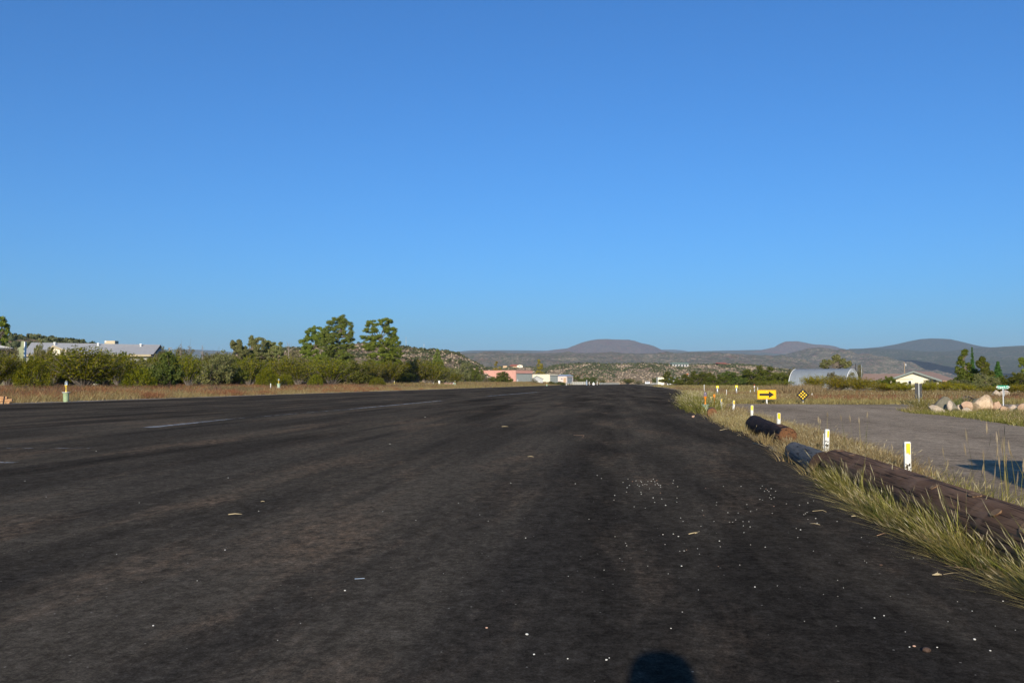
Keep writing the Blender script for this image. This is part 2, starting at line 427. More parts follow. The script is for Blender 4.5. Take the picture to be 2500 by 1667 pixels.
def rockmat(name, c1, c2, c3, s=3.0, streak=None):
    m, nt, b = newmat(name)
    v = coords(nt); n1 = noise(nt, v, s, 8, .65)
    c = mixc(nt, ramp(nt, n1, [(.35, 0), (.6, 1)]), c1, c2)
    c = mixc(nt, ramp(nt, noise(nt, v, s * 2.7, 8, .75), [(.55, 0), (.66, .8)]), c, c3)
    if streak:
        c = mixc(nt, ramp(nt, noise(nt, coords(nt, (14, 14, 1.6)), 1.0, 6, .7), [(.50, 0), (.62, .7)]), c, streak)
    nt.links.new(c, b.inputs['Base Color']); b.inputs['Roughness'].default_value = .95; b.inputs['Specular IOR Level'].default_value = .1
    bump(nt, b, noise(nt, v, s * 5, 8, .75), .8, .03); return m
M['rock_tan'] = rockmat('tan streaked boulder', (.48,.35,.23), (.60,.46,.32), (.38,.26,.16), 3, (.30,.20,.12))
M['hill_stone'] = rockmat('hill stones', (.36,.27,.185), (.45,.35,.25), (.40,.25,.17), .7)
M['rock_pink'] = rockmat('pink sandstone', (.42,.265,.175), (.50,.345,.235), (.48,.37,.27), 3)
M['rock_pale'] = rockmat('pale limestone', (.40,.32,.25), (.52,.43,.34), (.40,.30,.22), 4)
M['rock_grey'] = rockmat('grey lichen boulder', (.15,.135,.10), (.21,.19,.145), (.11,.10,.055), 3)

M['scrubtree'] = leafmat('grey green scrub tree', (.075,.095,.04), (.15,.172,.08), (.21,.22,.12))

M['building_wall'] = plain('weathered off white wall', (.46,.45,.41), .9, var=.12, nscale=.6, spec=.1)
# ------------------------------------------------------------------ noise
_tab = np.random.RandomState(5).rand(256, 256)
def vnoise(x, y):
    xi = np.floor(x).astype(int); yi = np.floor(y).astype(int); fx = x - xi; fy = y - yi
    fx = fx*fx*(3-2*fx); fy = fy*fy*(3-2*fy)
    g = lambda a, b: _tab[a & 255, b & 255]
    return (g(xi,yi)*(1-fx)+g(xi+1,yi)*fx)*(1-fy) + (g(xi,yi+1)*(1-fx)+g(xi+1,yi+1)*fx)*fy
def fbm(x, y, o=5, ridged=False):
    r = 0; a = .5
    for k in range(o):
        n = vnoise(x*2**k + 17.3*k, y*2**k + 9.1*k)
        if ridged: n = 1 - abs(2*n - 1)
        r = r + a*n; a *= .5
    return r

# ------------------------------------------------------------------ ground, runway, road
def grid_faces(ni, nj):
    a = np.arange(ni*nj).reshape(ni, nj)
    return np.stack([a[:-1,:-1], a[1:,:-1], a[1:,1:], a[:-1,1:]], -1).reshape(-1, 4)
ss = np.array([-13500,-5000,-2000,-900,-500,-300,-200,-150,-120,-100,-85,-72,-62,-54,-48,-44,-40,-37,-34.5,-33,-31.5,-30,-28.5,-27,-26,-25,-24.4,-23.4,-12,0,10,30,60,100,200,500,1500,5000,13500.])
tt = np.concatenate([[-13500,-4000,-1000,-300,-100,-40], np.arange(-20, 120, 4), np.geomspace(120, 1200, 34), [2000,4000,8000,13500]])
S_, T_ = np.meshgrid(ss, tt, indexing='ij')
X_ = S_*math.cos(AX)+T_*math.sin(AX); Y_ = -S_*math.sin(AX)+T_*math.cos(AX)
Z_ = gz(X_, Y_)
gm = mesh_np('ground', np.stack([X_, Y_, Z_], -1).reshape(-1, 3), grid_faces(*S_.shape), M['soil'], smooth=True)
tag(link('ground', gm), kind='structure')

def sheet(name, pts, z, mat, sub=None):
    """flat sheet given by world (x, y) points, local Y along the runway"""
    me = bpy.data.meshes.new(name); bm = bmesh.new()
    vs = [bm.verts.new((*st(x, y), 0)) for x, y in pts]
    f = bm.faces.new(vs); bmesh.ops.triangulate(bm, faces=[f]); 
    bmesh.ops.recalc_face_normals(bm, faces=bm.faces)
    for q in bm.faces:
        if q.normal.z < 0: q.normal_flip()
    bm.to_mesh(me); bm.free(); me.materials.append(mat)
    o = link(name, me, None, (0, 0, z)); o.rotation_euler = (0, 0, -AX)
    return tag(o, kind='structure')
# right edge of the runway as it shows in the photograph, near to far
edge_px = [(2500,1455),(2390,1400),(2290,1352),(2206,1309),(2120,1262),(2053,1219),(2010,1185),(1981,1163),(1940,1135),(1892,1109),(1862,1085),(1838,1068),(1815,1056),(1785,1045),(1750,1031),(1713,1013),(1690,1002),(1676,992),(1672,980),(1680,970),(1676,960),(1655,953),(1640,950)]
edge = []
prev = None
for px_, py_ in edge_px:
    p = GP(px_, py_)
    if prev is not None:
        L = math.hypot(p[0]-prev[0], p[1]-prev[1]); n = max(1, min(14, int(L/.35)))
        for k in range(1, n):
            a = k/n; j = .012 * p[1] ** .5
            edge.append((prev[0]+(p[0]-prev[0])*a + random.gauss(0, j), prev[1]+(p[1]-prev[1])*a))
    edge.append(p); prev = p
rw = [xy(1.9, -30), xy(1.85, 1.0)] + edge + [xy(7.2, 170), xy(7.2, 230), xy(7.5, 620)]
left_edge = [xy(-23.5 + (.10*math.sin(t*.9)+.08*math.sin(t*.37)+.05*random.random() if t < 200 else 0), t) for t in list(range(400, 200, -50)) + list(range(200, 0, -1)) + [-30]]
rw += [xy(-23.5, 620)] + left_edge
sheet('runway', rw, 0.0, M['asphalt'])
def edge_x(y):              # x of the right runway edge at depth y
    for a, b_ in zip(edge, edge[1:]):
        if a[1] <= y <= b_[1]: return a[0] + (b_[0]-a[0])*(y-a[1])/max(1e-6, b_[1]-a[1])
    return edge[0][0] if y < edge[0][1] else edge[-1][0]

far_px = [(1770,984.5),(1850,985),(1960,986),(2060,988),(2160,990),(2240,992)]
road = [GP(*p) for p in far_px] + [(PX(2240,30.5)+6.0, 31.2), (PX(2240,30.5)+30, 33.5), (PX(2240,30.5)+30, 30.2), (PX(2240,30.5)+5, 28.2)]
road += [GP(*p) for p in [(2236,998),(2205,998),(2190,1000),(2220,1007),(2300,1012),(2400,1025),(2500,1040)]]
road += [(13.5, 14.0), (15, 8), (14, -25), (4.6, -25), (4.0, 0), (3.75, 3.5)]
near_px = [(2500,1300),(2400,1225),(2290,1172),(2200,1135),(2120,1105),(2040,1075),(1960,1047),(1900,1030),(1850,1012),(1800,1000),(1770,991)]
road += [GP(*p) for p in near_px]
sheet('side_road', road, -0.012, M['road'])
def inpoly(x, y, poly):
    c = False; j = len(poly)-1
    for i in range(len(poly)):
        xi, yi = poly[i]; xj, yj = poly[j]
        if (yi > y) != (yj > y) and x < (xj-xi)*(y-yi)/(yj-yi)+xi: c = not c
        j = i
    return c
# gravel shoulder of the left runway edge
sho = [xy(-23.45, t) for t in range(0, 330, 6)] + [xy(-24.3 - .5*random.random() + 0.0, t) for t in range(324, -1, -6)]
m, nt, b = newmat('pale gravel shoulder'); v = coords(nt)
c = mixc(nt, 1.0, (.42,.34,.27), ramp(nt, noise(nt, v, 16, 8, .8), [(.35,.5),(.65,1.35)]), 'MULTIPLY')
nt.links.new(c, b.inputs['Base Color']); b.inputs['Roughness'].default_value = 1; bump(nt, b, noise(nt, v, 16, 6), 1, .02)
sheet('gravel_shoulder', sho, -0.008, m)

# worn paint on the asphalt
def wornmat(name, lo, hi, s=2.5, col=(.55,.55,.54)):
    m, nt, b = newmat(name); v = coords(nt)
    b.inputs['Base Color'].default_value = (*col, 1); b.inputs['Roughness'].default_value = .8
    tr = nt.nodes.new('ShaderNodeBsdfTransparent'); mx = nt.nodes.new('ShaderNodeMixShader')
    a = noise(nt, coords(nt, (s*3, s*.55, 1)), 1.0, 8, .78)
    nt.links.new(ramp(nt, a, [(lo, 0), (hi, .62)]), mx.inputs[0])
    nt.links.new(tr.outputs[0], mx.inputs[1]); nt.links.new(b.outputs[0], mx.inputs[2])
    nt.links.new(mx.outputs[0], nt.nodes['Material Output'].inputs[0]); return m
paint = wornmat('worn white paint', .42, .60); paint2 = wornmat('nearly gone white paint', .50, .66)
def strip(name, a, b_, w0, w1, mat, label, cat='marking', z=.004, group=None):
    a = Vector(a); b_ = Vector(b_); d = (b_-a).normalized(); n = Vector((d.y, -d.x))
    pts = [a+n*w0/2, a-n*w0/2, b_-n*w1/2, b_+n*w1/2]
    o = sheet(name, [(p.x, p.y) for p in pts], z, mat); o['kind'] = 'structure'
    return o
cl = lambda px_, py_: GP(px_, py_)
strip('runway_marking', cl(368,1043), cl(560,1023), .34, .14, paint, '')
strip('runway_marking', cl(560,1023), cl(850,999), .05, .07, paint, '')
strip('runway_marking', cl(850,999), cl(1082,977.5), .20, .30, paint, '')
strip('runway_marking', cl(1190,967), cl(1312,957), .3, .5, paint, '')
strip('runway_marking', cl(1345,950.5), cl(1400,946.5), .5, .6, paint2, '')
strip('runway_marking', GP(-40,1127), GP(44,1128.5), .16, .10, paint, '')
strip('runway_marking', GP(20,1094), GP(240,1093), .12, .08, paint2, '')

# ------------------------------------------------------------------ hills
def hill(name, prof, d, front, back, mat, amp, nscale, cols=240, rows=40, z0=-1.0, shape=.75, seed=0, crest=.03):
    ppx = np.array([p[0] for p in prof], float); ppy = np.array([p[1] for p in prof], float)
    px = np.linspace(ppx[0], ppx[-1], cols); py = np.interp(px, ppx, ppy)
    X = PX(px, d); Hh = H - (py - HZ)/F*d
    ws = np.minimum(1, 0)
    u = np.linspace(0, 1, rows); ub = np.linspace(0, 1, 12)[1:]
    V = np.zeros((cols, rows+11, 3)); 
    for j in range(rows):
        Y = d - front*(1-u[j]); prof_ = u[j]**shape*(1 - .0) 
        n = fbm((X+seed*100)/nscale, np.full(cols, Y)/nscale*.55, 6, True) - .55
        env = math.sin(math.pi*min(1, u[j]))**.7
        z = Hh*(prof_) + amp*n*env + crest*amp*(fbm(X/nscale*7+seed, X*0+3.1, 3)-.45)*u[j]
        yj = Y + amp*.8*(fbm(X/nscale*.8+5, X*0+seed+j*.03, 4)-.5)*env
        V[:, j] = np.stack([X*(Y/d)**.0, yj, np.maximum(z, z0)], -1)
    for j, w in enumerate(ub):
        V[:, rows+j] = np.stack([X, np.full(cols, d+back*w), Hh*(1-w**1.5)*(V[:, rows-1, 2]/np.maximum(Hh, .1)) + z0*w], -1)
    me = mesh_np(name, V.reshape(-1, 3), grid_faces(cols, rows+11)[:, ::-1], mat, smooth=True)
    o = link(name, me); tag(o, kind='structure'); return o, V
MT = []
far = [(-900,868),(-200,866),(300,862),(390,853),(470,853),(530,856),(560,859),(700,862),(1000,861),(1100,860),(1130,857),(1150,855.5),(1200,855),(1260,855),(1330,856),(1420,854),(1600,858),(1680,858),(1750,856),(1850,854),(2000,853),(2150,852),(2300,856),(2500,858),(3300,862)]
hill('distant_plateau', far, 9000, 3200, 2500, M['mesa_far'], 90, 600, 420, 40, -5, .8, 1)
hill('blue_ridge', [(1560,870),(1600,856),(1622,853),(1650,853.2),(1672,856),(1700,862),(1760,875)], 12500, 1500, 900, M['peak_dark'], 60, 1200, 60, 14, -5, .8, 2)
hill('reddish_hill', [(1300,862),(1335,856),(1360,853),(1384,850.5),(1400,844),(1420,836.5),(1440,831),(1460,828),(1480,827.4),(1500,828.5),(1520,829),(1535,829),(1550,832),(1566,837.5),(1585,841),(1598,845),(1608,850),(1618,855),(1650,864)], 8200, 1500, 1500, M['peak'], 55, 600, 160, 34, -5, .85, 3)
hill('flat_topped_peak', [(1820,862),(1868,852.5),(1880,849.5),(1892,847),(1900,843),(1910,836.5),(1918,833.5),(1930,833),(1948,832.8),(1960,835),(1975,838),(1990,841),(2005,841.5),(2022,842.5),(2040,845.5),(2052,850),(2080,855),(2120,862)], 8400, 1300, 1200, M['peak'], 45, 500, 140, 30, -5, .85, 4)
hill('broad_dark_hill', [(2060,860),(2110,850.5),(2150,847),(2190,840),(2220,833),(2250,827.5),(2275,826),(2300,826.6),(2322,828),(2345,833),(2370,840),(2400,846),(2440,850),(2520,860)], 7600, 1600, 1500, M['peak_dark'], 40, 900, 120, 30, -5, .9, 5)
hill('right_plateau', [(2040,862),(2075,851.5),(2120,850.5),(2170,851.5),(2210,853),(2240,857),(2300,858.5),(2360,852),(2400,848.5),(2430,847.5),(2460,845.5),(2500,843.5),(2700,842),(3400,850)], 5600, 2300, 1500, M['mesa_far'], 42, 300, 300, 60, -4, .9, 6)
hill('left_escarpment', [(900,880),(1080,864),(1130,862),(1200,861),(1300,861.5),(1420,861),(1560,862),(1640,862),(1700,860.5),(1770,863),(1820,866),(1850,869),(1868,878),(1885,891),(1910,908),(1940,930)], 4300, 1500, 1500, M['mesa_near'], 60, 210, 320, 56, -3, .62, 7)
hill('round_hill', [(1860,930),(1885,905),(1908,886),(1925,869),(1945,858),(1970,851),(1995,848),(2020,850),(2045,856),(2062,866),(2085,876),(2110,892),(2150,905),(2190,930)], 4700, 1100, 1400, M['mesa_near'], 70, 190, 150, 46, -3, .60, 8)
# near stony hills
o_l, V_l = hill('stony_hill', [(380,935),(470,900),(560,876),(640,857),(690,851),(760,846),(830,842),(888,838),(935,842),(985,845),(1005,848),(1040,852),(1075,856),(1095,857),(1120,862),(1136,872),(1150,881),(1165,888),(1188,900),(1215,914),(1250,932)], 460, 120, 160, M['limestone'], 4.5, 30, 320, 60, -.5, .60, 9, .14)
o_m, V_m = hill('low_stony_hill', [(1040,935),(1100,915),(1150,903),(1190,898),(1250,896),(1300,897),(1330,899),(1350,892),(1370,889),(1400,887),(1440,887),(1500,888),(1580,887),(1650,890),(1720,890),(1770,888),(1810,891),(1850,894),(1900,902),(1950,915),(2000,932)], 900, 150, 260, M['limestone'], 6, 46, 420, 60, -.5, .60, 10, .10)
o_w, V_w = hill('wooded_hill', [(-300,840),(-100,826),(10,822),(60,823.5),(115,827),(150,830),(195,837),(240,845),(300,860),(340,880),(360,930)], 330, 90, 120, M['limestone'], 3.0, 24, 160, 40, 0, .60, 11, .14)

# scrub on the near hills: too many to count, one object per hill
def leaf_quads(P, N, L, W, r, jit=.8):
    n = len(P)
    nn = N + r.normal(size=(n, 3))*jit; nn /= np.linalg.norm(nn, axis=1)[:, None] + 1e-9
    a = np.cross(nn, r.normal(size=(n, 3))); a /= np.linalg.norm(a, axis=1)[:, None] + 1e-9
    b = np.cross(nn, a); L = np.asarray(L).reshape(-1, 1)*np.ones((n, 1)); W = np.asarray(W).reshape(-1, 1)*np.ones((n, 1))
    V = np.stack([P - a*L/2, P + b*W/2, P + a*L/2, P - b*W/2], 1).reshape(-1, 3)
    return V, np.arange(4*n).reshape(n, 4)
def scrub(name, V, n, size, k, label, mat, seed, xr=(0,1), cut=.42, top=None):
    r = np.random.RandomState(seed); cols, rows = V.shape[:2]
    P = []
    while len(P) < n:
        i = r.randint(int((cols-2)*xr[0]), int((cols-2)*xr[1])); j = r.randint(1, rows-11)
        a, b_ = r.rand(2)
        p = V[i, j]*(1-a)*(1-b_) + V[i+1, j]*a*(1-b_) + V[i, j+1]*(1-a)*b_ + V[i+1, j+1]*a*b_
        dens = fbm(p[0:1]/size/9, p[1:2]/size/16, 3)[0] + (.22 if j > rows-19 else 0)
        if dens > cut: P.append(p)
    P = np.array(P); s = size*(.5+r.rand(n)**1.6*1.3)
    Q = np.repeat(P, k, 0); sz = np.repeat(s, k)
    dirs = r.normal(size=(n*k, 3)); dirs[:, 2] = abs(dirs[:, 2]); dirs /= np.linalg.norm(dirs, axis=1)[:, None]
    Q = Q + dirs*(sz*(.35+.2*r.rand(n*k)))[:, None]; 
    Vq, Fq = leaf_quads(Q, dirs*1.2, sz*.55, sz*.45, r, .5)
    o = link(name, mesh_np(name, Vq, Fq, mat)); tag(o, label, 'scrub', kind='stuff')
scrub('hillside_scrub', V_l, 3000, 1.05, 14, 'grey green scrub dotted over the stony hill behind the tall pines', M['scrub'], 1, (.1, 1), .40)
scrub('hillside_scrub', V_m, 7500, 1.5, 8, 'dark scrub dotted over the low stony hill beyond the runway end', M['scrub'], 2, (.05, 1), .40)
scrub('hillside_scrub', V_w, 900, 1.7, 26, 'low scrub covering the hill behind the long grey roofed building', M['scrub'], 3, (.4, 1), .30)
# pale stones on the slopes
def stones(name, V, n, size, label, seed):
    r = np.random.RandomState(seed); cols, rows = V.shape[:2]; base = []
    t = (1+5**.5)/2
    ico = np.array([(-1,t,0),(1,t,0),(-1,-t,0),(1,-t,0),(0,-1,t),(0,1,t),(0,-1,-t),(0,1,-t),(t,0,-1),(t,0,1),(-t,0,-1),(-t,0,1)])/1.9
    fi = np.array([(0,11,5),(0,5,1),(0,1,7),(0,7,10),(0,10,11),(1,5,9),(5,11,4),(11,10,2),(10,7,6),(7,1,8),(3,9,4),(3,4,2),(3,2,6),(3,6,8),(3,8,9),(4,9,5),(2,4,11),(6,2,10),(8,6,7),(9,8,1)])
    P = V[r.randint(2, cols-3, n), r.randint(1, rows-13, n)] + r.normal(size=(n, 3))*[size, size*.5, 0]
    s = size*(.3+r.rand(n)**2)
    VV = (P[:, None] + ico[None]*(s[:, None, None]*(.6+.8*r.rand(n, 12, 3))*[1, 1, .7])).reshape(-1, 3)
    FF = (fi[None] + (np.arange(n)*12)[:, None, None]).reshape(-1, 3)
    o = link(name, mesh_np(name, VV, FF, M['hill_stone'])); tag(o, label, 'stones', kind='stuff')
stones('hillside_stones', V_l, 3600, .5, 'pale broken stones strewn over the hill behind the tall pines', 4)
stones('hillside_stones', V_m, 5000, .75, 'pale broken stones strewn over the low hill beyond the runway end', 5)
# ------------------------------------------------------------------ foliage
def unit(r, n):
    d = r.normal(size=(n, 3)); return d/np.linalg.norm(d, axis=1)[:, None]
def puffs(C, Rr, n, L, W, r, flat=.8, out=.9, jit=.8, shell=.15):
    """leaves round many small clumps: C centres (k,3), Rr radii (k,)"""
    k = len(C); per = max(3, int(n/k)); w = np.maximum(3, (per*(Rr/Rr.mean())**2)).astype(int)
    idx = np.repeat(np.arange(k), w); m = len(idx); d = unit(r, m)
    rad = Rr[idx]*(shell + (1-shell)*r.rand(m)**.6)
    P = C[idx] + d*rad[:, None]*[1, 1, flat]
    s = (.6+.8*r.rand(m))
    return leaf_quads(P, d*out, L*s, W*s, r, jit)
def lobes_to_clumps(lobes, per, size, r, squash=.85):
    C = []; Q = []
    for (x, y, z, rx, ry, rz) in lobes:
        m = max(4, int(per*(rx*rz)/(size*size)*.5)); d = unit(r, m)
        q = .55+.45*r.rand(m)
        C.append(np.array([x, y, z]) + d*q[:, None]*[rx, ry, rz]); Q.append(size*(.6+.8*r.rand(m)))
    return np.concatenate(C), np.concatenate(Q)
def limbs(mb, base, targets, r0, r, bend=.15, split=.45, n=6):
    base = Vector(base)
    for t in targets:
        t = Vector(t); L = (t-base).length
        m1 = base.lerp(t, .35) + Vector(r.normal(size=3)*L*bend*.5); m1.z += L*.04
        m2 = base.lerp(t, .7) + Vector(r.normal(size=3)*L*bend*.5)
        mb.tube([base, m1, m2, t], [r0, r0*.7, r0*.42, r0*.14], n, cap=False)

def tree(name, label, lobes, d, trunk_px, mat, cat='tree', base=None, leaf=(.26,.10), n=9000, csize=.55, depth=.8, group=None, trunk_r=.18, jit=.7, per=3.0, barkm='bark', flat=.8, lean=0.0, minb=None, seed=0, shoots=0):
    """lobes: (px, py, rx, ry) as seen; depth given to each lobe, root on the ground"""
    r = np.random.RandomState(abs(seed*31 + int(trunk_px)))
    x0 = PX(trunk_px, d); z0 = float(gz(x0, d)) if base is None else base
    root = thing(name, label, cat, (x0, d, z0), 0, group)
    L = []
    for (px_, py_, rx, ry) in lobes:
        a = rx/F*d; b_ = ry/F*d
        L.append((PX(px_, d)-x0, r.normal()*a*.45*depth, PZ(py_, d)-z0, a, a*depth, b_))
    for l in list(L):
        for q in range(shoots):
            L.append((l[0]+r.normal()*l[3]*.5, l[1]+r.normal()*l[4]*.4, l[2]+l[5]*(.4+.6*r.rand()), l[3]*.30, l[4]*.3, l[5]*(.5+.5*r.rand())))
    C, Q = lobes_to_clumps(L, per, csize, r)
    if minb is not None: C[:, 2] = np.maximum(C[:, 2], minb)
    V, Fa = puffs(C, Q, n, leaf[0], leaf[1], r, flat=flat, jit=jit)
    V[:, 2] = np.maximum(V[:, 2], .02)
    link('crown', mesh_np('crown', V, Fa, M[mat]), root)
    mb = MB(); top = max(l[2] for l in L); tx = np.mean([l[0] for l in L])
    zt = top*.80; nseg = 6; pts = []; rr = []
    for i in range(nseg+1):
        f = i/nseg; pts.append((tx*f*f + .06*math.sin(i*2+lean), .05*math.cos(i*1.7), zt*f - .1)); rr.append(trunk_r*(1-f*.8))
    mb.tube(pts, rr, 9)
    for l in L:
        zb = min(zt*.9, max(.12*top, l[2]-l[5]*1.1)); f = zb/zt
        limbs(mb, (tx*f*f, 0, zb), [(l[0]+.3*l[3]*r.normal(), l[1], l[2]+.2*l[5]*r.normal()) for _ in range(3)], trunk_r*.38, r)
    mb.build('trunk', M[barkm], root)
    return root

def cone_tree(name, label, px_, top, base_py, wid, d, mat, cat='tree', n=5000, leaf=(.15,.06), csize=.16, k=170, pw=.75, seed=0, gap=0.0, group=None):
    r = np.random.RandomState(seed); x0 = PX(px_, d); z0 = float(gz(x0, d)); root = thing(name, label, cat, (x0, d, z0), 0, group)
    Ht = PZ(top, d)-z0; zb = max(.2, PZ(base_py, d)-z0); W_ = wid/F*d/2
    f = r.rand(k)**1.25; a = r.rand(k)*6.28; rad = W_*(1-f)**pw*(.55+.5*r.rand(k))*(1-gap*(np.sin(f*34+r.rand()*6) > .2))
    C = np.stack([np.cos(a)*rad, np.sin(a)*rad, zb+(Ht-zb)*f*.97], -1); Q = csize*(.6+.7*r.rand(k))*(1.15-.75*f)
    V, Fa = puffs(C, Q, n, leaf[0], leaf[1], r, flat=1.3, jit=.8); V[:, 2] = np.maximum(V[:, 2], .02)
    link('crown', mesh_np('crown', V, Fa, M[mat]), root)
    mb = MB(); mb.tube([(0,0,-.1),(0,0,Ht*.5),(0,0,Ht*.93)], [max(.06, W_*.10), W_*.06, .01], 7); mb.build('trunk', M['bark'], root); return root

# ---- bush prototypes, about 3 m tall and 4 m wide, root at the base
def bush_proto(kind, seed):
    r = np.random.RandomState(seed); mb = MB(); Vs = []; 
    if kind == 'creosote':          # fan of upright twigs with fine leaves in the outer half
        nst = 95; tips = []; Cs = []; Rs = []
        for i in range(nst):
            a = r.rand()*2*math.pi; q = r.rand()**.6*1.05
            h = 3.0*(.72+.28*r.rand())*math.cos(q*.75)**.6
            tip = Vector((math.cos(a)*q*1.9, math.sin(a)*q*1.7, h*(1-.10*q)))
            mid = tip*.5 + Vector((0, 0, .1)); mid.x *= .85; mid.y *= .85
            mb.tube([(tip.x*.04, tip.y*.04, 0), mid, tip], [.028, .016, .005], 4, cap=False)
            for k in range(7):
                f = .42 + .58*k/6; p = mid.lerp(tip, (f-.5)*2) if f > .5 else Vector((0,0,0)).lerp(mid, f*2)
                Cs.append(p + Vector(r.normal(size=3)*.09)); Rs.append(.17+.10*r.rand())
        V, Fa = puffs(np.array(Cs), np.array(Rs), 8500, .15, .05, r, flat=1.5, out=.8, jit=.8, shell=.2)
    elif kind == 'round':           # compact bright ball of upright shoots
        Cs = []; Rs = []
        for i in range(260):
            d = unit(r, 1)[0]; d[2] = abs(d[2]); q = .45+.55*r.rand()**.5
            p = d*q*[1.75, 1.6, 2.3] + [0, 0, .25]; Cs.append(p); Rs.append(.14+.1*r.rand())
            if i % 5 == 0: mb.tube([(0, 0, 0), Vector(p)*.5, p], [.02, .012, .004], 4, cap=False)
        V, Fa = puffs(np.array(Cs), np.array(Rs), 7500, .17, .045, r, flat=2.0, out=.8, jit=.7, shell=.2)
    else:                           # irregular crown of several lobes
        sp = {'juniper': (7, .30, .13, .06, 9500), 'grey': (8, .24, .12, .05, 6500), 'dark': (8, .26, .15, .08, 8500), 'mesquite': (7, .26, .13, .06, 9000)}[kind]
        lob = []
        for i in range(sp[0]):
            a = r.rand()*6.28; q = r.rand()*1.15; rr = .65+.4*r.rand()
            lob.append((math.cos(a)*q, math.sin(a)*q, .75+1.55*r.rand()*(1-.3*q), rr*1.05, rr, rr*.75))
        lob.append((0, 0, .7, 1.6, 1.5, .6))
        C, Q = lobes_to_clumps(lob, 3.4, sp[1], r); C[:, 2] = np.maximum(C[:, 2], .12)
        V, Fa = puffs(C, Q, sp[4], sp[2], sp[3], r, flat=.9, jit=.75)
        ks = r.choice(len(C), 34); limbs(mb, (0, 0, 0), [C[k] for k in ks], .05, r, .2, n=5)
        if kind in ('juniper', 'grey'):
            for k in ks[:26]:
                p = Vector(C[k]); mb.tube([p*.97, p*1.22+Vector((0, 0, .25))], [.010, .003], 4, cap=False)
    V[:, 2] = np.maximum(V[:, 2], .02)
    return mesh_np('foliage', V, Fa), mb
MATK = {'creosote': 'creosote', 'round': 'creosote', 'juniper': 'juniper', 'grey': 'greybrush', 'dark': 'darkgreen', 'mesquite': 'mesquite'}
PROTO = {}
def bush(kind, var, label, px_, top, wid, d, group=None, mat=None, name='bush', rz=None, base=None, cat='bush', depth=None):
    key = (kind, var, mat)
    x = PX(px_, d); z = float(gz(x, d)) if base is None else base
    sz = (PZ(top, d)-z)/2.55; sx = wid/F*d/3.2
    sc = (sx, (depth or max(sx*.9, .3)), max(sz, .08)); rz = random.uniform(-.6, .6) if rz is None else rz
    rz += random.choice([0, math.pi])
    if key not in PROTO:
        me, mb = bush_proto(kind, 40+var*7+len(kind)); me.materials.append(M[mat or MATK[kind]])
        root = thing(name, label, cat, (x, d, z), rz, group); root.scale = sc
        link('foliage', me, root); mb.build('stems', M['twig'] if kind in ('creosote', 'grey') else M['bark'], root)
        PROTO[key] = root; return root
    o = copy_thing(PROTO[key], label, (x, d, z), rz, sc)
    if group: o['group'] = group
    elif 'group' in o: del o['group']
    o.name = name; return o
def dl(px_, lat=38.0):       # depth at which that column crosses the line `lat` metres left of the runway axis
    a = AX - math.atan((px_-1250)/F); return lat/math.sin(a)*math.cos(math.atan((px_-1250)/F))

GB = 'bushes in front along the left verge'
front = [ # kind, var, px, top, width, lateral, label
 ('creosote',0,-10,866,110,37,'olive bush cut by the left edge of the frame'),
 ('round',0,82,872,95,35,'tall bright green bush just left of the nearest left runway lamp'),
 ('creosote',1,205,862,190,38,'very wide olive bush, bare grey stems fanning out, behind the nearest left lamp'),
 ('creosote',2,128,868,90,42,'olive bush between the tall bright green bush and the fanning grey stemmed one'),
 ('creosote',0,292,872,100,41,'olive bush right of the wide bush with fanning grey stems'),
 ('round',1,338,897,82,35,'low round bright green bush before the dark leafy bush'),
 ('dark',0,404,864,84,36,'dark green leafy bush reaching the weeds, below the right end of the long grey roof'),
 ('creosote',1,462,876,82,37,'olive brown bush against the dark leafy bush'),
 ('juniper',0,522,866,120,39,'wide grey green scrub bush with black shade at its foot'),
 ('mesquite',0,572,882,80,38,'dark green bush left of the bright round pair'),
 ('creosote',2,610,880,90,42,'olive bush behind the left of the bright round pair'),
 ('round',0,652,899,54,34,'upright oval bright green bush, left one of the round pair by the second lamp'),
 ('round',1,694,913,52,34,'lower oval bright green bush, right one of the round pair by the second lamp'),
 ('creosote',0,728,888,90,40,'olive bush right behind the round pair'),
 ('round',0,770,915,40,34,'small bright green mound left of the large yellow green bush'),
 ('creosote',1,812,884,110,38,'large yellow green bush below the tallest pine'),
 ('mesquite',1,868,879,100,41,'dense green bush between the two pine groups'),
 ('creosote',2,906,890,80,40,'olive bush left below the split topped pine'),
 ('round',1,921,921,44,34,'small bright mound under the bushes left of the third lamp'),
 ('creosote',0,952,886,92,38,'full olive bush behind the third lamp'),
 ('mesquite',0,986,905,60,37,'dark green bush right of the third lamp'),
 ('creosote',1,1014,885,84,41,'bushy olive shrub with a rounded top right of the split topped pine'),
 ('creosote',2,1058,897,86,38,'olive bush above the row of two low light boxes'),
 ('creosote',0,1108,913,44,34,'last small green bush on the left, by the fourth lamp'),
]
for k, v, px_, top, wid, lat, lab in front:
    bush(k, v, lab, px_, top, wid, dl(px_, lat), group=GB)
GB3 = 'middle row of olive shrubs behind the left verge bushes'
for i, px_ in enumerate(range(20, 1090, 46)):
    if 190 < px_ < 215: continue
    bush(('creosote', 'mesquite', 'creosote', 'juniper')[i % 4], i % 2, 'olive shrub in the unbroken middle row of brush behind the left verge bushes', px_+(i*17) % 13, 876+(i*29) % 11+max(0, px_-600)*.022, 84, dl(px_, 46), group=GB3)
GB2 = 'brush behind the left verge bushes'
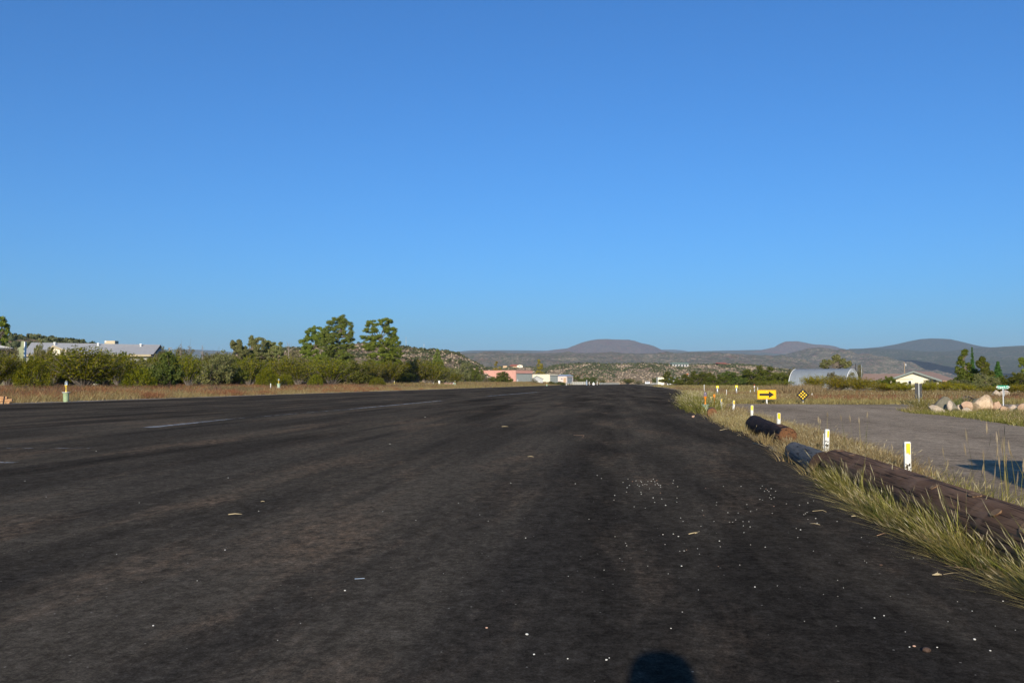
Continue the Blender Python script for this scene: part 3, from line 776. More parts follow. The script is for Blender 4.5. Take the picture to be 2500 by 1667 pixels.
back = [
 ('grey',0,25,856,90,58,'pale brush in front of the dark roofed house corner'),
 ('grey',1,95,845,70,54,'pale grey green shrub poking up before the small cream gable'),
 ('mesquite',1,150,852,70,60,'green shrub directly under the small cream gable'),
 ('creosote',2,250,866,80,52,'olive brush below the rooftop cooler'),
 ('dark',1,305,853,46,52,'dark green shrub standing up before the right half of the grey roof'),
 ('mesquite',0,345,860,70,54,'green shrub before the right end of the cream wall'),
 ('juniper',1,395,858,60,58,'grey green shrub at the right corner of the long building'),
 ('grey',0,450,854,90,56,'grey green brush left of the bare twigs on the skyline'),
 ('juniper',0,495,860,100,62,'grey green brush mound under the far blue strip of plateau'),
 ('grey',1,560,857,90,66,'pale brush on the rise left of the tallest scrub trees'),
 ('juniper',1,650,862,90,56,'grey green brush under the tallest scrub trees'),
 ('grey',0,715,858,80,58,'pale grey brush left below the pines'),
 ('grey',1,765,872,80,56,'pale grey brush under the leftmost pine'),
 ('juniper',0,1128,885,60,60,'green tree like bush between the conifer and the pink hangar'),
 ('mesquite',1,1166,896,40,60,'round green tree at the foot of the hill, up left of the pink hangar'),
 ('grey',0,1100,898,60,55,'grey brush at the foot of the stony hill'),
 ('mesquite',0,1148,905,34,58,'green shrub left of the pink hangar wall'),
]
for k, v, px_, top, wid, lat, lab in back:
    bush(k, v, lab, px_, top, wid, min(dl(px_, lat), 330), group=GB2)

for k, v, px_, top, wid, d, lab in (('mesquite',1,268,873,60,86,'green shrub before the middle of the cream walled building'),('juniper',0,318,872,50,90,'grey green shrub before the right half of the cream walled building'),
 ('mesquite',0,378,863,46,92,'green shrub hiding the dark right gable end of the long building'),('creosote',1,420,868,70,92,'olive brush under the pale utility pole'),('juniper',1,540,866,90,110,'grey green brush left of the scrub trees'),('mesquite',1,600,872,60,108,'dark green brush at the foot of the scrub trees'),('creosote',0,700,876,80,112,'olive brush under the bare snag'),('grey',1,745,866,60,120,'grey brush left below the first pine')):
    bush(k, v, lab, px_, top, wid, d, group=GB2)
bush('juniper', 1, 'grey green shrub hiding the left of the small cream gable', 100, 843, 54, 96, group=GB2)
bush('juniper', 0, 'grey green shrub over the right slope of the small cream gable', 162, 850, 60, 96, group=GB2)
# ---- trees on the left
P1 = [(770,812,34,18),(755,838,26,16),(790,830,26,18),(752,862,20,14),(785,862,30,16),(772,885,34,14),(735,880,16,10)]
tree('pine_tree', 'shorter pine with a rounded top, leftmost of the tall pines', P1, 172, 782, 'pine', n=38000, flat=.6, csize=.42, leaf=(.34,.06), trunk_r=.22, per=5.5, minb=1.0, seed=1)
P2 = [(824,790,20,20),(812,812,26,18),(846,800,17,20),(848,824,15,11),(800,842,24,18),(832,842,30,18),(850,848,14,9),(815,872,38,14),(845,874,26,14),(800,890,30,10),(857,816,5,8)]
tree('pine_tree', 'tallest pine with a pointed top, second from the left', P2, 168, 827, 'pine_blue', n=44000, flat=.6, csize=.40, leaf=(.34,.06), trunk_r=.26, per=5.0, shoots=1, minb=1.0, seed=2)
P3 = [(905,790,17,9),(938,788,19,11),(903,806,20,8),(950,806,20,10),(890,822,14,5),(914,824,20,8),(956,825,20,9),(940,838,28,7),(903,834,18,5),(965,836,16,8),(905,848,18,9),(950,852,26,11),(965,862,22,10),(930,872,34,10),(955,884,28,10),(915,890,26,9),(898,848,14,8)]
tree('pine_tree', 'broad pine with a split top, right of the tallest pine', P3, 166, 930, 'pine', n=44000, flat=.6, csize=.42, leaf=(.32,.065), trunk_r=.24, per=8.5, minb=1.0, seed=3)
cone_tree('conifer_tree', 'small pale green conifer before the stony hill, right of the pines', 1068, 850, 910, 38, 230, 'pine_blue', n=6000, csize=.55, leaf=(.34,.11), k=150, pw=.8, seed=4)
tree('scrub_tree', 'tall grey green scrub tree with spiky shoots, left of the pines', [(615,845,16,16),(632,858,18,18),(598,862,18,14),(625,876,30,14),(612,834,6,8),(623,833,5,8)], 120, 618, 'scrubtree', n=13000, csize=.28, leaf=(.19,.07), per=4, seed=5, shoots=2)
tree('scrub_tree', 'ragged scrub shrub leaning left of the tall scrub tree', [(580,852,14,12),(570,846,8,6),(590,862,16,14),(584,875,26,12),(566,840,3,5),(583,838,3,6)], 116, 585, 'scrubtree', n=11000, shoots=2, csize=.28, leaf=(.19,.07), per=3.2, seed=6)
tree('scrub_tree', 'loose rounded scrub tree between the tall scrub tree and the bare snag', [(660,848,18,12),(675,856,16,14),(655,866,24,14),(680,872,20,12),(650,842,6,6)], 122, 663, 'scrubtree', n=12000, shoots=2, csize=.28, leaf=(.19,.07), per=3.4, seed=7)
tree('scrub_tree', 'dark tree cut by the left edge of the frame', [(2,780,10,10),(5,795,14,10),(12,806,9,7),(-8,815,20,14),(-4,838,22,12)], 95, -14, 'pine', n=6500, csize=.26, leaf=(.17,.07), per=4, seed=8)
tree('poplar_tree', 'yellowing poplar behind the grey shed and the cream hangar', [(1318,884,4,6),(1318,893,7,7),(1318,903,9,8),(1317,913,10,8),(1330,917,4,5)], 470, 1318, 'poplar', n=4500, csize=.8, leaf=(.5,.28), per=3, seed=9)
tree('poplar_tree', 'thin half bare poplar behind the pink hangar', [(1213,888,4,8),(1215,898,8,6),(1221,902,6,5),(1209,903,6,5)], 480, 1214, 'poplar', n=900, csize=.8, leaf=(.5,.25), per=1.6, trunk_r=.22, seed=10)
# bare snag and bare twigs
mb = MB(); d_ = 118; r = np.random.RandomState(3)
sx = PX(706, d_); sz = float(gz(sx, d_))
root = thing('dead_tree', 'bare grey snag with forked branches, left of the pines', 'dead tree', (sx, d_, sz))
top = PZ(858, d_)-sz
mb.tube([(0,0,0),(.05,0,top*.6),(-.1,0,top)], [.09,.08,.06], 7)
for tx_, ty_ in ((694,842),(699,834),(712,850),(718,848),(704,838),(724,845)):
    mb.tube([(-.1,0,top),(PX((706+tx_)/2,d_)-sx,.1,PZ((858+ty_)/2-1,d_)-sz),(PX(tx_,d_)-sx,.15,PZ(ty_,d_)-sz)], [.05,.03,.012], 5)
mb.build('branches', M['twig'], root)
for i, (px_, t_, lab) in enumerate(((441,838,'leftmost spiky dead stalk on the skyline right of the utility pole'),(461,843,'second spiky dead stalk on the skyline right of the utility pole'),(494,842,'forked dead stalk rising over the brush under the far plateau'))):
    d_ = 95; x_ = PX(px_, d_); z_ = float(gz(x_, d_)); tp = PZ(t_, d_)-z_
    mb = MB(); mb.tube([(0,0,0),(.03,0,tp*.6),(0,0,tp)], [.05,.035,.01], 5); rr = np.random.RandomState(i)
    for k in range(26):
        zz = tp*(.55+.42*rr.rand()); a = rr.rand()*6.28; L_ = .5*(1.05-zz/tp)+.12
        mb.tube([(0,0,zz),(math.cos(a)*L_,math.sin(a)*L_,zz+L_*.7)], [.02,.006], 4, cap=False)
    o = mb.build('dead_stalk', M['twig'], None, loc=(x_, d_, z_)); tag(o, lab, 'dead stalk', 'dead stalks on the left skyline')

# ---- by the hangars and at the runway end
bush('dark',0,'big dark green bush in front of the pink hangar',1225,909,56,300,mat='mesquite', base=-.1)
bush('grey',1,'small brown green bush at the left of the big dark one before the pink hangar',1186,921,26,305, base=0)
bush('grey',0,'yellowish shrub before the grey shed',1303,925,24,330, base=0)
bush('mesquite',0,'low green shrub before the cream hangar door',1348,929,18,340, base=0)
bush('mesquite',1,'long low shrub between the cream hangar and the third hangar',1372,932,30,345, base=0)
for i, (px_, t_, w_, k) in enumerate(((1378,907,26,'mesquite'),(1400,915,34,'mesquite'),(1425,918,34,'mesquite'),(1446,919,24,'dark'),(1470,929,20,'creosote'),(1532,926,36,'creosote'),(1560,929,30,'grey'),(1600,922,22,'mesquite'))):
    bush(k, i % 2, ['green tree directly behind the third hangar','green tree just right of the third hangar','green tree above the left of the white rail fence','dark green tree above the blue grey post','small low shrub right of the white tank','rounded olive shrub at the far runway end','low grey shrub at the far runway end beside the white car','green shrub just left of the yellow building'][i],
         px_, t_, w_, 560, group='trees around the runway end', base=-.1)
tree('round_tree', 'round dark tree in front of the small yellow building', [(1625,920,10,7),(1622,928,12,7),(1633,926,9,8),(1627,914,7,6)], 300, 1627, 'mesquite', n=3500, csize=.7, leaf=(.5,.25), per=3, seed=20)

# ---- right side
GR = 'green trees beyond the right grass field'
rt = [('mesquite',0,1655,917,44,190,'low bush right of the grey roof at the runway end'),
 ('mesquite',1,1690,906,70,185,'yellow green tree under the windsock, leftmost big crown of the right treeline'),
 ('mesquite',0,1712,903,70,200,'green tree right of the windsock'),
 ('mesquite',1,1752,914,70,165,'green tree behind the two yellow markers'),
 ('dark',0,1782,908,70,170,'dark green tree between the second yellow marker and the cone'),
 ('mesquite',0,1812,900,80,180,'tall green tree behind the red and white cone'),
 ('mesquite',1,1850,892,90,176,'tallest rounded green tree of the right treeline'),
 ('mesquite',0,1885,903,80,170,'green tree sloping down at the right of the tallest one'),
 ('juniper',0,1915,906,56,190,'bluish green tree left of the corrugated hut'),
 ('juniper',1,1936,903,44,195,'pale conifer like tree touching the left end of the corrugated hut'),
 ('creosote',0,1905,930,60,130,'olive bush below the right treeline, above the diamond sign'),
 ('creosote',1,1868,932,60,140,'olive bush over the arrow sign')]
for k, v, px_, top, wid, d, lab in rt:
    bush(k, v, lab, px_, top, wid, d, group=GR, name='round_tree' if k != 'creosote' else 'bush', cat='tree' if k != 'creosote' else 'bush')
tree('conifer_tree', 'group of pointed conifer tops rising behind the corrugated hut', [(2022,888,9,8),(2035,880,6,8),(2045,878,6,8),(2056,884,8,8),(2040,893,30,7),(2010,893,10,6),(2066,892,9,7)], 200, 2040, 'juniper', n=10000, shoots=2, csize=.38, leaf=(.35,.14), per=3, seed=21)
bush('grey',0,'pale tree right behind the arched end of the corrugated hut',2100,893,26,195,group=GR)
GY = 'yellow green bushes before the right hand houses'
ry = [('creosote',0,1990,920,64,88,'yellow green bush at the left under the corrugated hut'),
 ('grey',1,2030,905,40,100,'grey shrub poking up before the middle of the corrugated hut'),
 ('creosote',1,2045,922,80,84,'broad yellow green bush before the corrugated hut'),
 ('grey',0,2078,911,36,96,'thin shrub before the arched end of the hut'),
 ('creosote',2,2100,926,80,82,'yellow green bush before the brown roofed house'),
 ('mesquite',0,2160,912,50,92,'dark shrub between the brown roof and the cream gable'),
 ('creosote',0,2150,936,80,78,'yellow flecked bush before the cream gable, left'),
 ('creosote',1,2205,937,70,76,'yellow flecked bush under the gable window'),
 ('mesquite',1,2190,931,50,86,'small green shrub at the foot of the cream gable'),
 ('grey',1,2262,924,38,88,'grey shrub before the right half of the cream gable'),
 ('creosote',2,2265,936,70,74,'bush behind the back of the tall grey sign'),
 ('creosote',0,2310,934,70,74,'green bush under the low right eave of the cream house'),
 ('creosote',1,2355,940,70,70,'olive bush behind the pile of charred wood'),
 ('juniper',0,2370,926,110,80,'wide grey green bush below the slim cypress'),
 ('juniper',1,2400,914,70,84,'ragged juniper bush right of the slim cypress'),
 ('creosote',2,2420,945,80,62,'olive bush behind the big tan boulder'),
 ('creosote',0,2480,940,80,60,'yellow olive bush behind the street name sign'),
 ('mesquite',0,2470,902,80,90,'rounded olive tree crown at the right edge'),
 ('mesquite',1,2505,900,60,86,'olive tree cut by the right edge of the frame')]
for k, v, px_, top, wid, d, lab in ry:
    bush(k, v, lab, px_, top, wid, d, group=GY, mat='yellowbush' if k == 'creosote' else None)
bush('grey',0,'low heap of purple brown dead brush behind the street name sign',2465,962,90,48,mat='purple_twig',name='dead_brush',cat='dead brush')
cone_tree('cypress_tree', 'slim pointed dark green cypress against the far plateau', 2374, 846, 935, 9.5, 110, 'cypress', n=6000, csize=.17, leaf=(.15,.06), k=240, pw=.55, seed=30)
tree('juniper_tree', 'tall ragged juniper with knobbly shoots, left of the slim cypress', [(2354,864,5,6),(2350,878,7,6),(2352,892,10,8),(2345,908,14,10),(2365,900,10,10),(2370,918,22,12),(2350,928,28,14),(2340,940,24,10)], 92, 2358, 'mesquite', n=11000, csize=.22, leaf=(.15,.07), per=2.6, seed=31, shoots=3)
tree('juniper_tree', 'ragged juniper with knobbly shoots, right of the slim cypress', [(2397,880,4,5),(2390,892,6,7),(2400,900,8,7),(2408,892,4,5),(2398,914,14,10),(2412,924,14,12),(2392,932,20,12)], 90, 2398, 'mesquite', n=9000, csize=.22, leaf=(.15,.07), per=2.6, seed=32, shoots=3)
cone_tree('cypress_tree', 'small pointed green conifer right of the junipers', 2436, 881, 945, 26, 120, 'cypress', n=6500, csize=.30, leaf=(.2,.08), k=200, pw=.7, seed=33, gap=.25)
tree('pine_tree', 'dark tree top cut by the right edge of the frame', [(2502,880,8,6),(2500,892,12,6),(2508,904,16,8)], 130, 2512, 'pine', n=4000, csize=.35, leaf=(.2,.08), per=3, seed=34)
# ------------------------------------------------------------------ grass
def blades(P, h, w, lean, r, seg=3):
    """curved tapering blades; lean (n,2) is the sideways travel of the tip"""
    n = len(P); a = r.rand(n)*math.pi; side = np.stack([np.cos(a), np.sin(a), np.zeros(n)], -1)
    rows = []
    for k in range(seg+1):
        f = k/seg; c = P.copy(); c[:, :2] += lean*(f**1.8)[None] if False else lean*f**1.8
        c[:, 2] += h*(f - .18*f*f*np.minimum(1, np.hypot(lean[:, 0], lean[:, 1])/np.maximum(h, 1e-3)))
        ww = w*(1-f)**.6*.5 + w*.06
        rows.append(c - side*ww[:, None] if isinstance(ww, np.ndarray) else c - side*ww); rows.append(c + side*(ww[:, None] if isinstance(ww, np.ndarray) else ww))
    V = np.stack(rows, 1); m = 2*(seg+1); base = (np.arange(n)*m)[:, None]
    Fs = [base + np.array([2*k, 2*k+1, 2*k+3, 2*k+2])[None] for k in range(seg)]
    tips = (rows[-1]+rows[-2])/2
    return V.reshape(-1, 3), np.concatenate(Fs), tips
def heads(T, L, W, r, dirv):
    a = dirv/np.linalg.norm(dirv, axis=1)[:, None]; Vs = []; Fs = []; b0 = 0
    for q in range(2):
        s = np.cross(a, r.normal(size=a.shape)); s /= np.linalg.norm(s, axis=1)[:, None]
        V = np.stack([T - a*(L*.5)[:, None], T + s*W[:, None], T + a*(L*.5)[:, None], T - s*W[:, None]], 1).reshape(-1, 3)
        Vs.append(V); Fs.append(np.arange(4*len(T)).reshape(-1, 4)+b0); b0 += len(V)
    return np.concatenate(Vs), np.concatenate(Fs)
def join(parts):
    Vs = []; Fs = []; b = 0
    for V, Fa in parts: Vs.append(V); Fs.append(Fa+b); b += len(V)
    return np.concatenate(Vs), np.concatenate(Fs)
def grass(name, C, hmean, w, k, label, mat, seed, spread=.06, leanv=(0, 0), leanr=.35, hv=.4, seg=2, headf=0.0, headm='seed'):
    """tufts of k blades round the centres C (n,3)"""
    r = np.random.RandomState(seed); n = len(C); hm = np.broadcast_to(hmean, (n,))
    ts = hm*(1-hv+2*hv*r.rand(n))
    Q = np.repeat(C, k, 0); h = np.repeat(ts, k)*(.55+.6*r.rand(n*k))
    sp = np.repeat(np.broadcast_to(spread, (n,)), k)
    off = r.normal(size=(n*k, 2))*sp[:, None]; Q = Q.copy(); Q[:, :2] += off
    lean = off/np.maximum(sp, 1e-3)[:, None]*h[:, None]*leanr*.8 + r.normal(size=(n*k, 2))*h[:, None]*leanr*.4 + np.array(leanv)[None]*h[:, None]
    V, Fa, tips = blades(Q, h, np.repeat(np.broadcast_to(w, (n,)), k)*(.6+.8*r.rand(n*k)), lean, r, seg)
    o = link(name, mesh_np(name, V, Fa, M[mat])); tag(o, label, 'grass', kind='stuff')
    if headf:
        sel = r.rand(n*k) < headf
        dv = np.concatenate([lean, h[:, None]*.9], 1)[sel]
        Vh, Fh = heads(tips[sel], (.055+.04*r.rand(sel.sum()))*np.clip(h[sel]/.3, .6, 1.4), np.repeat(np.broadcast_to(w, (n,)), k)[sel]*.55, r, dv)
        o2 = link('seed_heads', mesh_np('seed_heads', Vh, Fh, M[headm]), o)
    return o
def pts_st(n, s0, s1, t0, t1, r, cut=None, sc=1.2, off=0.0, tpow=1.0):
    out = []
    while sum(len(o) for o in out) < n:
        s = s0 + (s1-s0)*r.rand(n); t = t0*(t1/t0)**(r.rand(n)**tpow)
        x = s*math.cos(AX)+t*math.sin(AX); y = -s*math.sin(AX)+t*math.cos(AX)
        if cut is not None:
            q = fbm(x/sc+off, y/sc+off, 4) > cut; x = x[q]; y = y[q]
        out.append(np.stack([x, y, gz(x, y)], -1))
    return np.concatenate(out)[:n]
r = np.random.RandomState(77)
# left verge: runway edge to the bushes
C = pts_st(5200, -42, -23.9, 24, 130, r, .40, 2.2); grass('dry_grass', C, .24, .010, 11, 'straw coloured grass tufts along the left runway edge', 'dry_grass', 1, .10, leanr=.5, headf=.03)
C = pts_st(1700, -26.6, -23.9, 22, 150, r, .36, 1.5, 9); grass('dry_grass', C, .24, .010, 15, 'pale bleached grass at the very edge of the left runway side', 'dry_grass', 2, .11, leanr=.55)
C = pts_st(4600, -42, -25.0, 24, 140, r, .46, 4.5, 31); grass('red_weeds', C, .30, .012, 13, 'rust red weeds between the left runway edge and the bushes', 'red_weed', 3, .16, leanr=.6)
C = pts_st(500, -27.5, -24.4, 24, 110, r, .56, 3.0, 51); grass('red_weeds', C, .32, .012, 30, 'rust red weed clumps close to the left runway edge', 'red_weed', 33, .15, leanr=.6)
C = pts_st(3200, -42, -25.4, 24, 140, r, .46, 2.6, 63); grass('brown_weeds', C, .28, .012, 12, 'brown weeds over the left verge', 'brown_weed', 4, .15, leanr=.55)
C = pts_st(900, -36, -25.0, 24, 130, r, .50, 1.6, 83); grass('green_grass', C, .28, .012, 12, 'green tufts scattered in the left verge', 'lush_grass', 5, .12, leanr=.5)
C = pts_st(9000, -60, -23.9, 130, 520, r, .38, 6, 5); dd = C[:, 1]
grass('far_verge_grass', C, .50, .05, 6, 'dry grass of the left verge running on to the hangars', 'far_grass', 6, .35, leanr=.5)
C = pts_st(3500, -60, -24.0, 130, 420, r, .50, 8, 15); grass('brown_weeds', C, .50, .05, 6, 'brown weeds of the left verge towards the hangars', 'brown_weed', 7, .35, leanr=.5)
C = pts_st(1200, -70, -26.0, 150, 420, r, .52, 9, 25); grass('red_weeds', C, .45, .05, 6, 'red weeds of the left verge towards the pink hangar', 'red_weed', 8, .35, leanr=.5)
C = pts_st(230, -27.2, -24.6, 24, 120, r, None); grass('dry_grass', C, .42, .010, 46, 'taller golden straw clumps standing out of the left verge', 'dry_grass', 51, .11, leanr=.75)
C = pts_st(60, -26.8, -24.8, 26, 110, r, None); grass('red_weeds', C, .36, .010, 60, 'dense rust orange weed clumps at the left runway edge', 'red_weed', 52, .15, leanr=.8)
C = pts_st(260, -40, -27, 30, 130, r, None); grass('dark_weeds', C, .40, .012, 34, 'darker purple brown weed clumps inside the left verge', 'purple_weed', 53, .25, leanr=.7)
C = pts_st(2600, -66, -43, 24, 260, r, None); grass('undergrowth', C, .38, .02, 12, 'low dry undergrowth between the bushes of the left verge', 'brown_weed', 9, .35, leanr=.5)
# logs, needed for leaving their footprint free
LOGS = [((2.72, 7.62), (1.93, 1.25), .147), ((3.02, 9.75), (2.76, 7.98), .110), ((4.16, 15.5), (3.62, 11.9), .138)]
def near_log(x, y, m=1.0):
    res = np.zeros(len(x), bool)
    for (a, b_, rr) in LOGS:
        ax, ay = a; bx, by = b_; L2 = (bx-ax)**2+(by-ay)**2
        t = np.clip(((x-ax)*(bx-ax)+(y-ay)*(by-ay))/L2, 0, 1)
        res |= np.hypot(x-ax-t*(bx-ax), y-ay-t*(by-ay)) < rr*m
    return res
def log_x(y):
    for (a, b_, rr) in LOGS:
        y0, y1 = sorted((a[1], b_[1]))
        if y0 <= y <= y1: return a[0]+(b_[0]-a[0])*(y-a[1])/(b_[1]-a[1])
    return None
nb = [GP(*p) for p in near_px] 
nb = sorted(nb + [(3.2, 1.0), (3.0, 3.2)], key=lambda p: p[1])
def road_x(y): return float(np.interp(y, [p[1] for p in nb], [p[0] for p in nb]))
BARE = [(2211,7.9),(2014,10.2),(1899,15.2),(1834,20.5),(1789,26.0),(1759,29.5),(1734,31.5),(1721,24.6),(1715,24.6),(1728,24.4),(1737,22.0),(1841,15.3),(1880,13.5)]
def bare(x, y, r):          # trodden, thin grass round the posts and the lamp
    p = 1250+x/y*F
    return any(abs(p-q) < 13 and d_-5.5 < y < d_+.4 for q, d_ in BARE) and r.rand() < .88
def strip_pts(n, y0, y1, r, fa=0.0, fb=1.0, cut=None, sc=.5, off=0, ypow=1.0, side=None):
    out = []
    while len(out) < n:
        y = y0*(y1/y0)**(r.rand()**ypow)
        e = edge_x(y)+.03; q = max(road_x(y), e+.4)
        lx = log_x(y)
        if side == 'front': 
            if lx is None: continue
            q = lx - .06
        if side == 'back':
            if lx is None: continue
            e = lx + .10
        x = e + (q-e)*(fa+(fb-fa)*r.rand())
        if cut is not None and fbm(np.array([x/sc+off]), np.array([y/sc+off]), 3)[0] < cut: continue
        if near_log(np.array([x]), np.array([y]), .85)[0]: continue
        if bare(x, y, r): continue
        out.append((x, y, -.03))
    return np.array(out)
r = np.random.RandomState(5)
C = strip_pts(290, 2.6, 7.6, r, 0, 1, .44, .30, .35, side='front')
grass('green_grass', C, .145, .0034, 13, 'yellow green grass leaning over the asphalt along the big log', 'green_grass', 11, .026, (-.26, .08), .42, headf=.05, hv=.6, seg=4)
C = strip_pts(110, 2.6, 7.6, r, .2, 1, .40, .30, 5.35, side='front')
grass('green_grass', C, .23, .0034, 7, 'taller seeding stems in front of the big log', 'green_grass', 61, .024, (-.28, .10), .35, headf=.45, hv=.4, seg=4)
C = strip_pts(240, 2.6, 7.7, r, .05, 1, .44, .3, 11, side='front')
grass('dry_grass', C, .11, .0036, 13, 'straw coloured grass mixed in along the big log', 'dry_grass', 62, .032, (-.22, .05), .55, headf=.06, hv=.6, seg=4)
C = strip_pts(190, 2.6, 7.7, r, 0, .8, .46, .3, 4, side='front')
grass('lush_grass', C, .10, .0038, 13, 'greener grass low along the foot of the big log', 'lush_grass', 12, .028, (-.2, .05), .5, hv=.6, seg=4)
C = strip_pts(260, 2.6, 8, r, 0, .3, None, side='front')
grass('dry_grass', C, .07, .004, 12, 'flattened straw at the asphalt edge by the big log', 'dry_grass', 13, .05, (-.9, .1), .9, seg=3)
C = strip_pts(430, 7.3, 12.5, r, 0, 1, .34, .5, 7)
grass('dry_grass', C, .125, .0055, 18, 'golden dry grass in front of the blue grey log', 'dry_grass', 14, .055, (-.15, .0), .55, headf=.06, seg=3)
C = strip_pts(560, 7.8, 17, r, 0, 1, .36, .6, 17)
grass('dry_grass', C, .135, .006, 18, 'golden dry grass around the dark log', 'dry_grass', 15, .06, (-.1, 0), .55, headf=.10, seg=3)
C = strip_pts(620, 14, 25, r, 0, .75, .32, .8, 27)
grass('dry_grass', C, .13, .008, 14, 'dry grass tufts beside the short log stump', 'dry_grass', 16, .08, (0, 0), .5, headf=.08)
C = strip_pts(500, 3.5, 13, r, 0, .9, .42, .5, 37, side='back')
grass('dry_grass', C, .13, .0045, 9, 'thin dry weeds in the gravel behind the logs', 'brown_weed', 17, .06, (0, 0), .8, headf=.15, seg=3)
C = strip_pts(380, 9, 22, r, .35, 1, .40, .8, 47)
grass('dry_grass', C, .14, .006, 12, 'thin dry weeds along the gravel road edge behind the posts', 'brown_weed', 18, .07, (0, 0), .7, headf=.2)
C = strip_pts(110, 4.3, 6.5, r, .05, .85, .35, .4, 57, side='back')
grass('green_grass', C, .20, .0045, 12, 'green grass between the big log and the road shadow', 'green_grass', 19, .04, (0, 0), .5, headf=.15, seg=3)
# tall clump round the orange runway lamp
def box_pts(n, x0, x1, y0, y1, r, cut=None, sc=2, off=0, fn=None, log=True):
    out = []
    while len(out) < n:
        y = y0*(y1/y0)**r.rand(); x = (x0 + (x1-x0)*r.rand())
        px_ = x     # columns given in photo pixels scale with depth
        X = PX(px_, y)
        if cut is not None and fbm(np.array([X/sc+off]), np.array([y/sc+off]), 3)[0] < cut: continue
        if fn is not None and not fn(X, y): continue
        if bare(X, y, r): continue
        out.append((X, y, float(gz(X, y))))
    return np.array(out)
offrw = lambda X, y: X > edge_x(y)+.05 and not inpoly(X, y, road)
C = box_pts(300, 1745, 1815, 20.0, 46, r, .36, 1.5, 19, fn=offrw)
grass('dry_grass', C, .17, .009, 14, 'low dry grass between the far marker posts and the side road', 'dry_grass', 63, .12, (0, 0), .6, headf=.08)
C = box_pts(520, 1674, 1742, 23.0, 46, r, .30, 1.5, fn=offrw)
grass('tall_grass', C, .36, .012, 14, 'tall seeding grass around the orange runway lamp', 'green_grass', 20, .14, (-.08, 0), .45, headf=.22)
C = box_pts(260, 1674, 1720, 22.5, 34, r, .30, 1.5, 8, fn=offrw)
grass('green_grass', C, .32, .012, 14, 'greener grass on the runway side of the orange lamp', 'lush_grass', 21, .14, (-.1, 0), .5, headf=.1)
# field beyond the side road
C = box_pts(9000, 1640, 2600, 35.5, 95, r, .36, 3.5, 3, fn=offrw)
grass('field_grass', C, .17, .016, 10, 'olive dry grass of the field beyond the side road', 'far_grass', 22, .16, (0, 0), .5, headf=.03)
C = box_pts(3800, 1680, 2600, 36, 80, r, .47, 4.5, 13, fn=offrw)
grass('field_weeds', C, .22, .016, 11, 'brown weeds patching the field beyond the side road', 'brown_weed', 23, .2, (0, 0), .6, headf=.05)
C = box_pts(1700, 1690, 2600, 35.2, 42, r, .30, 1.5, 23, fn=offrw)
grass('green_grass', C, .16, .016, 12, 'greenish grass edging the far side of the side road', 'far_grass', 24, .12, (0, 0), .5)
C = box_pts(900, 1690, 2550, 38, 90, r, .52, 5, 43, fn=offrw)
grass('red_weeds', C, .26, .018, 11, 'reddish weeds in the field beyond the side road', 'red_weed', 25, .25, (0, 0), .6)
C = box_pts(700, 1950, 2600, 45, 70, r, .42, 5, 53, fn=offrw)
grass('field_grass', C, .34, .025, 12, 'taller olive weeds at the foot of the yellow green bushes', 'far_grass', 26, .3, (0, 0), .5, headf=.05)
C = box_pts(500, 1880, 2000, 60, 95, r, .35, 5, 59, fn=offrw)
grass('brown_weeds', C, .6, .04, 12, 'tall tawny weeds between the treeline and the corrugated hut', 'brown_weed', 27, .4, (0, 0), .5)
C = box_pts(3600, 1560, 1900, 90, 240, r, .36, 6, 61, fn=lambda X, y: st(X, y)[0] > 8.2)
grass('far_field_grass', C, .45, .06, 8, 'dry grass before the right treeline', 'far_grass', 28, .4, (0, 0), .5)
C = box_pts(1400, 1560, 1760, 46, 140, r, .36, 4, 71, fn=lambda X, y: X > edge_x(y)+.2 and st(X, y)[0] > 7.6)
grass('brown_weeds', C, .32, .03, 10, 'brown weeds along the right runway edge in the distance', 'brown_weed', 29, .25, (0, 0), .5)
# island with the boulders
isl = [GP(2190,1000), GP(2220,1007), GP(2300,1012), GP(2400,1025), GP(2500,1040), (14.3, 14.0), (26, 20), (26, 27), GP(2250,997)]
isf = lambda X, y: inpoly(X, y, isl)
C = box_pts(1300, 2180, 2900, 17, 31, r, .30, 1.2, 81, fn=isf)
grass('green_grass', C, .12, .010, 14, 'olive grass of the boulder island beside the side road', 'green_grass', 30, .09, (0, 0), .55, headf=.05)
C = box_pts(520, 2210, 2900, 17.5, 31, r, .42, 1.6, 91, fn=isf)
grass('brown_weeds', C, .20, .009, 14, 'brown weeds in front of the tan boulders', 'brown_weed', 31, .1, (0, 0), .6, headf=.12)
C = box_pts(60, 2368, 2392, 25, 27, r, None)
C2 = box_pts(46, 2333, 2352, 26.2, 27.5, r, None)
grass('tall_grass', C2[:16], .42, .010, 16, 'tall yellow green grass clump right of the grey boulder', 'lush_grass', 32, .1, (0, 0), .35, headf=.3)
C2 = box_pts(30, 2236, 2262, 26.0, 29, r, None)
grass('tall_grass', C2, .40, .010, 14, 'tall grass at the foot of the post of the grey sign back', 'green_grass', 34, .1, (0, 0), .4, headf=.3)
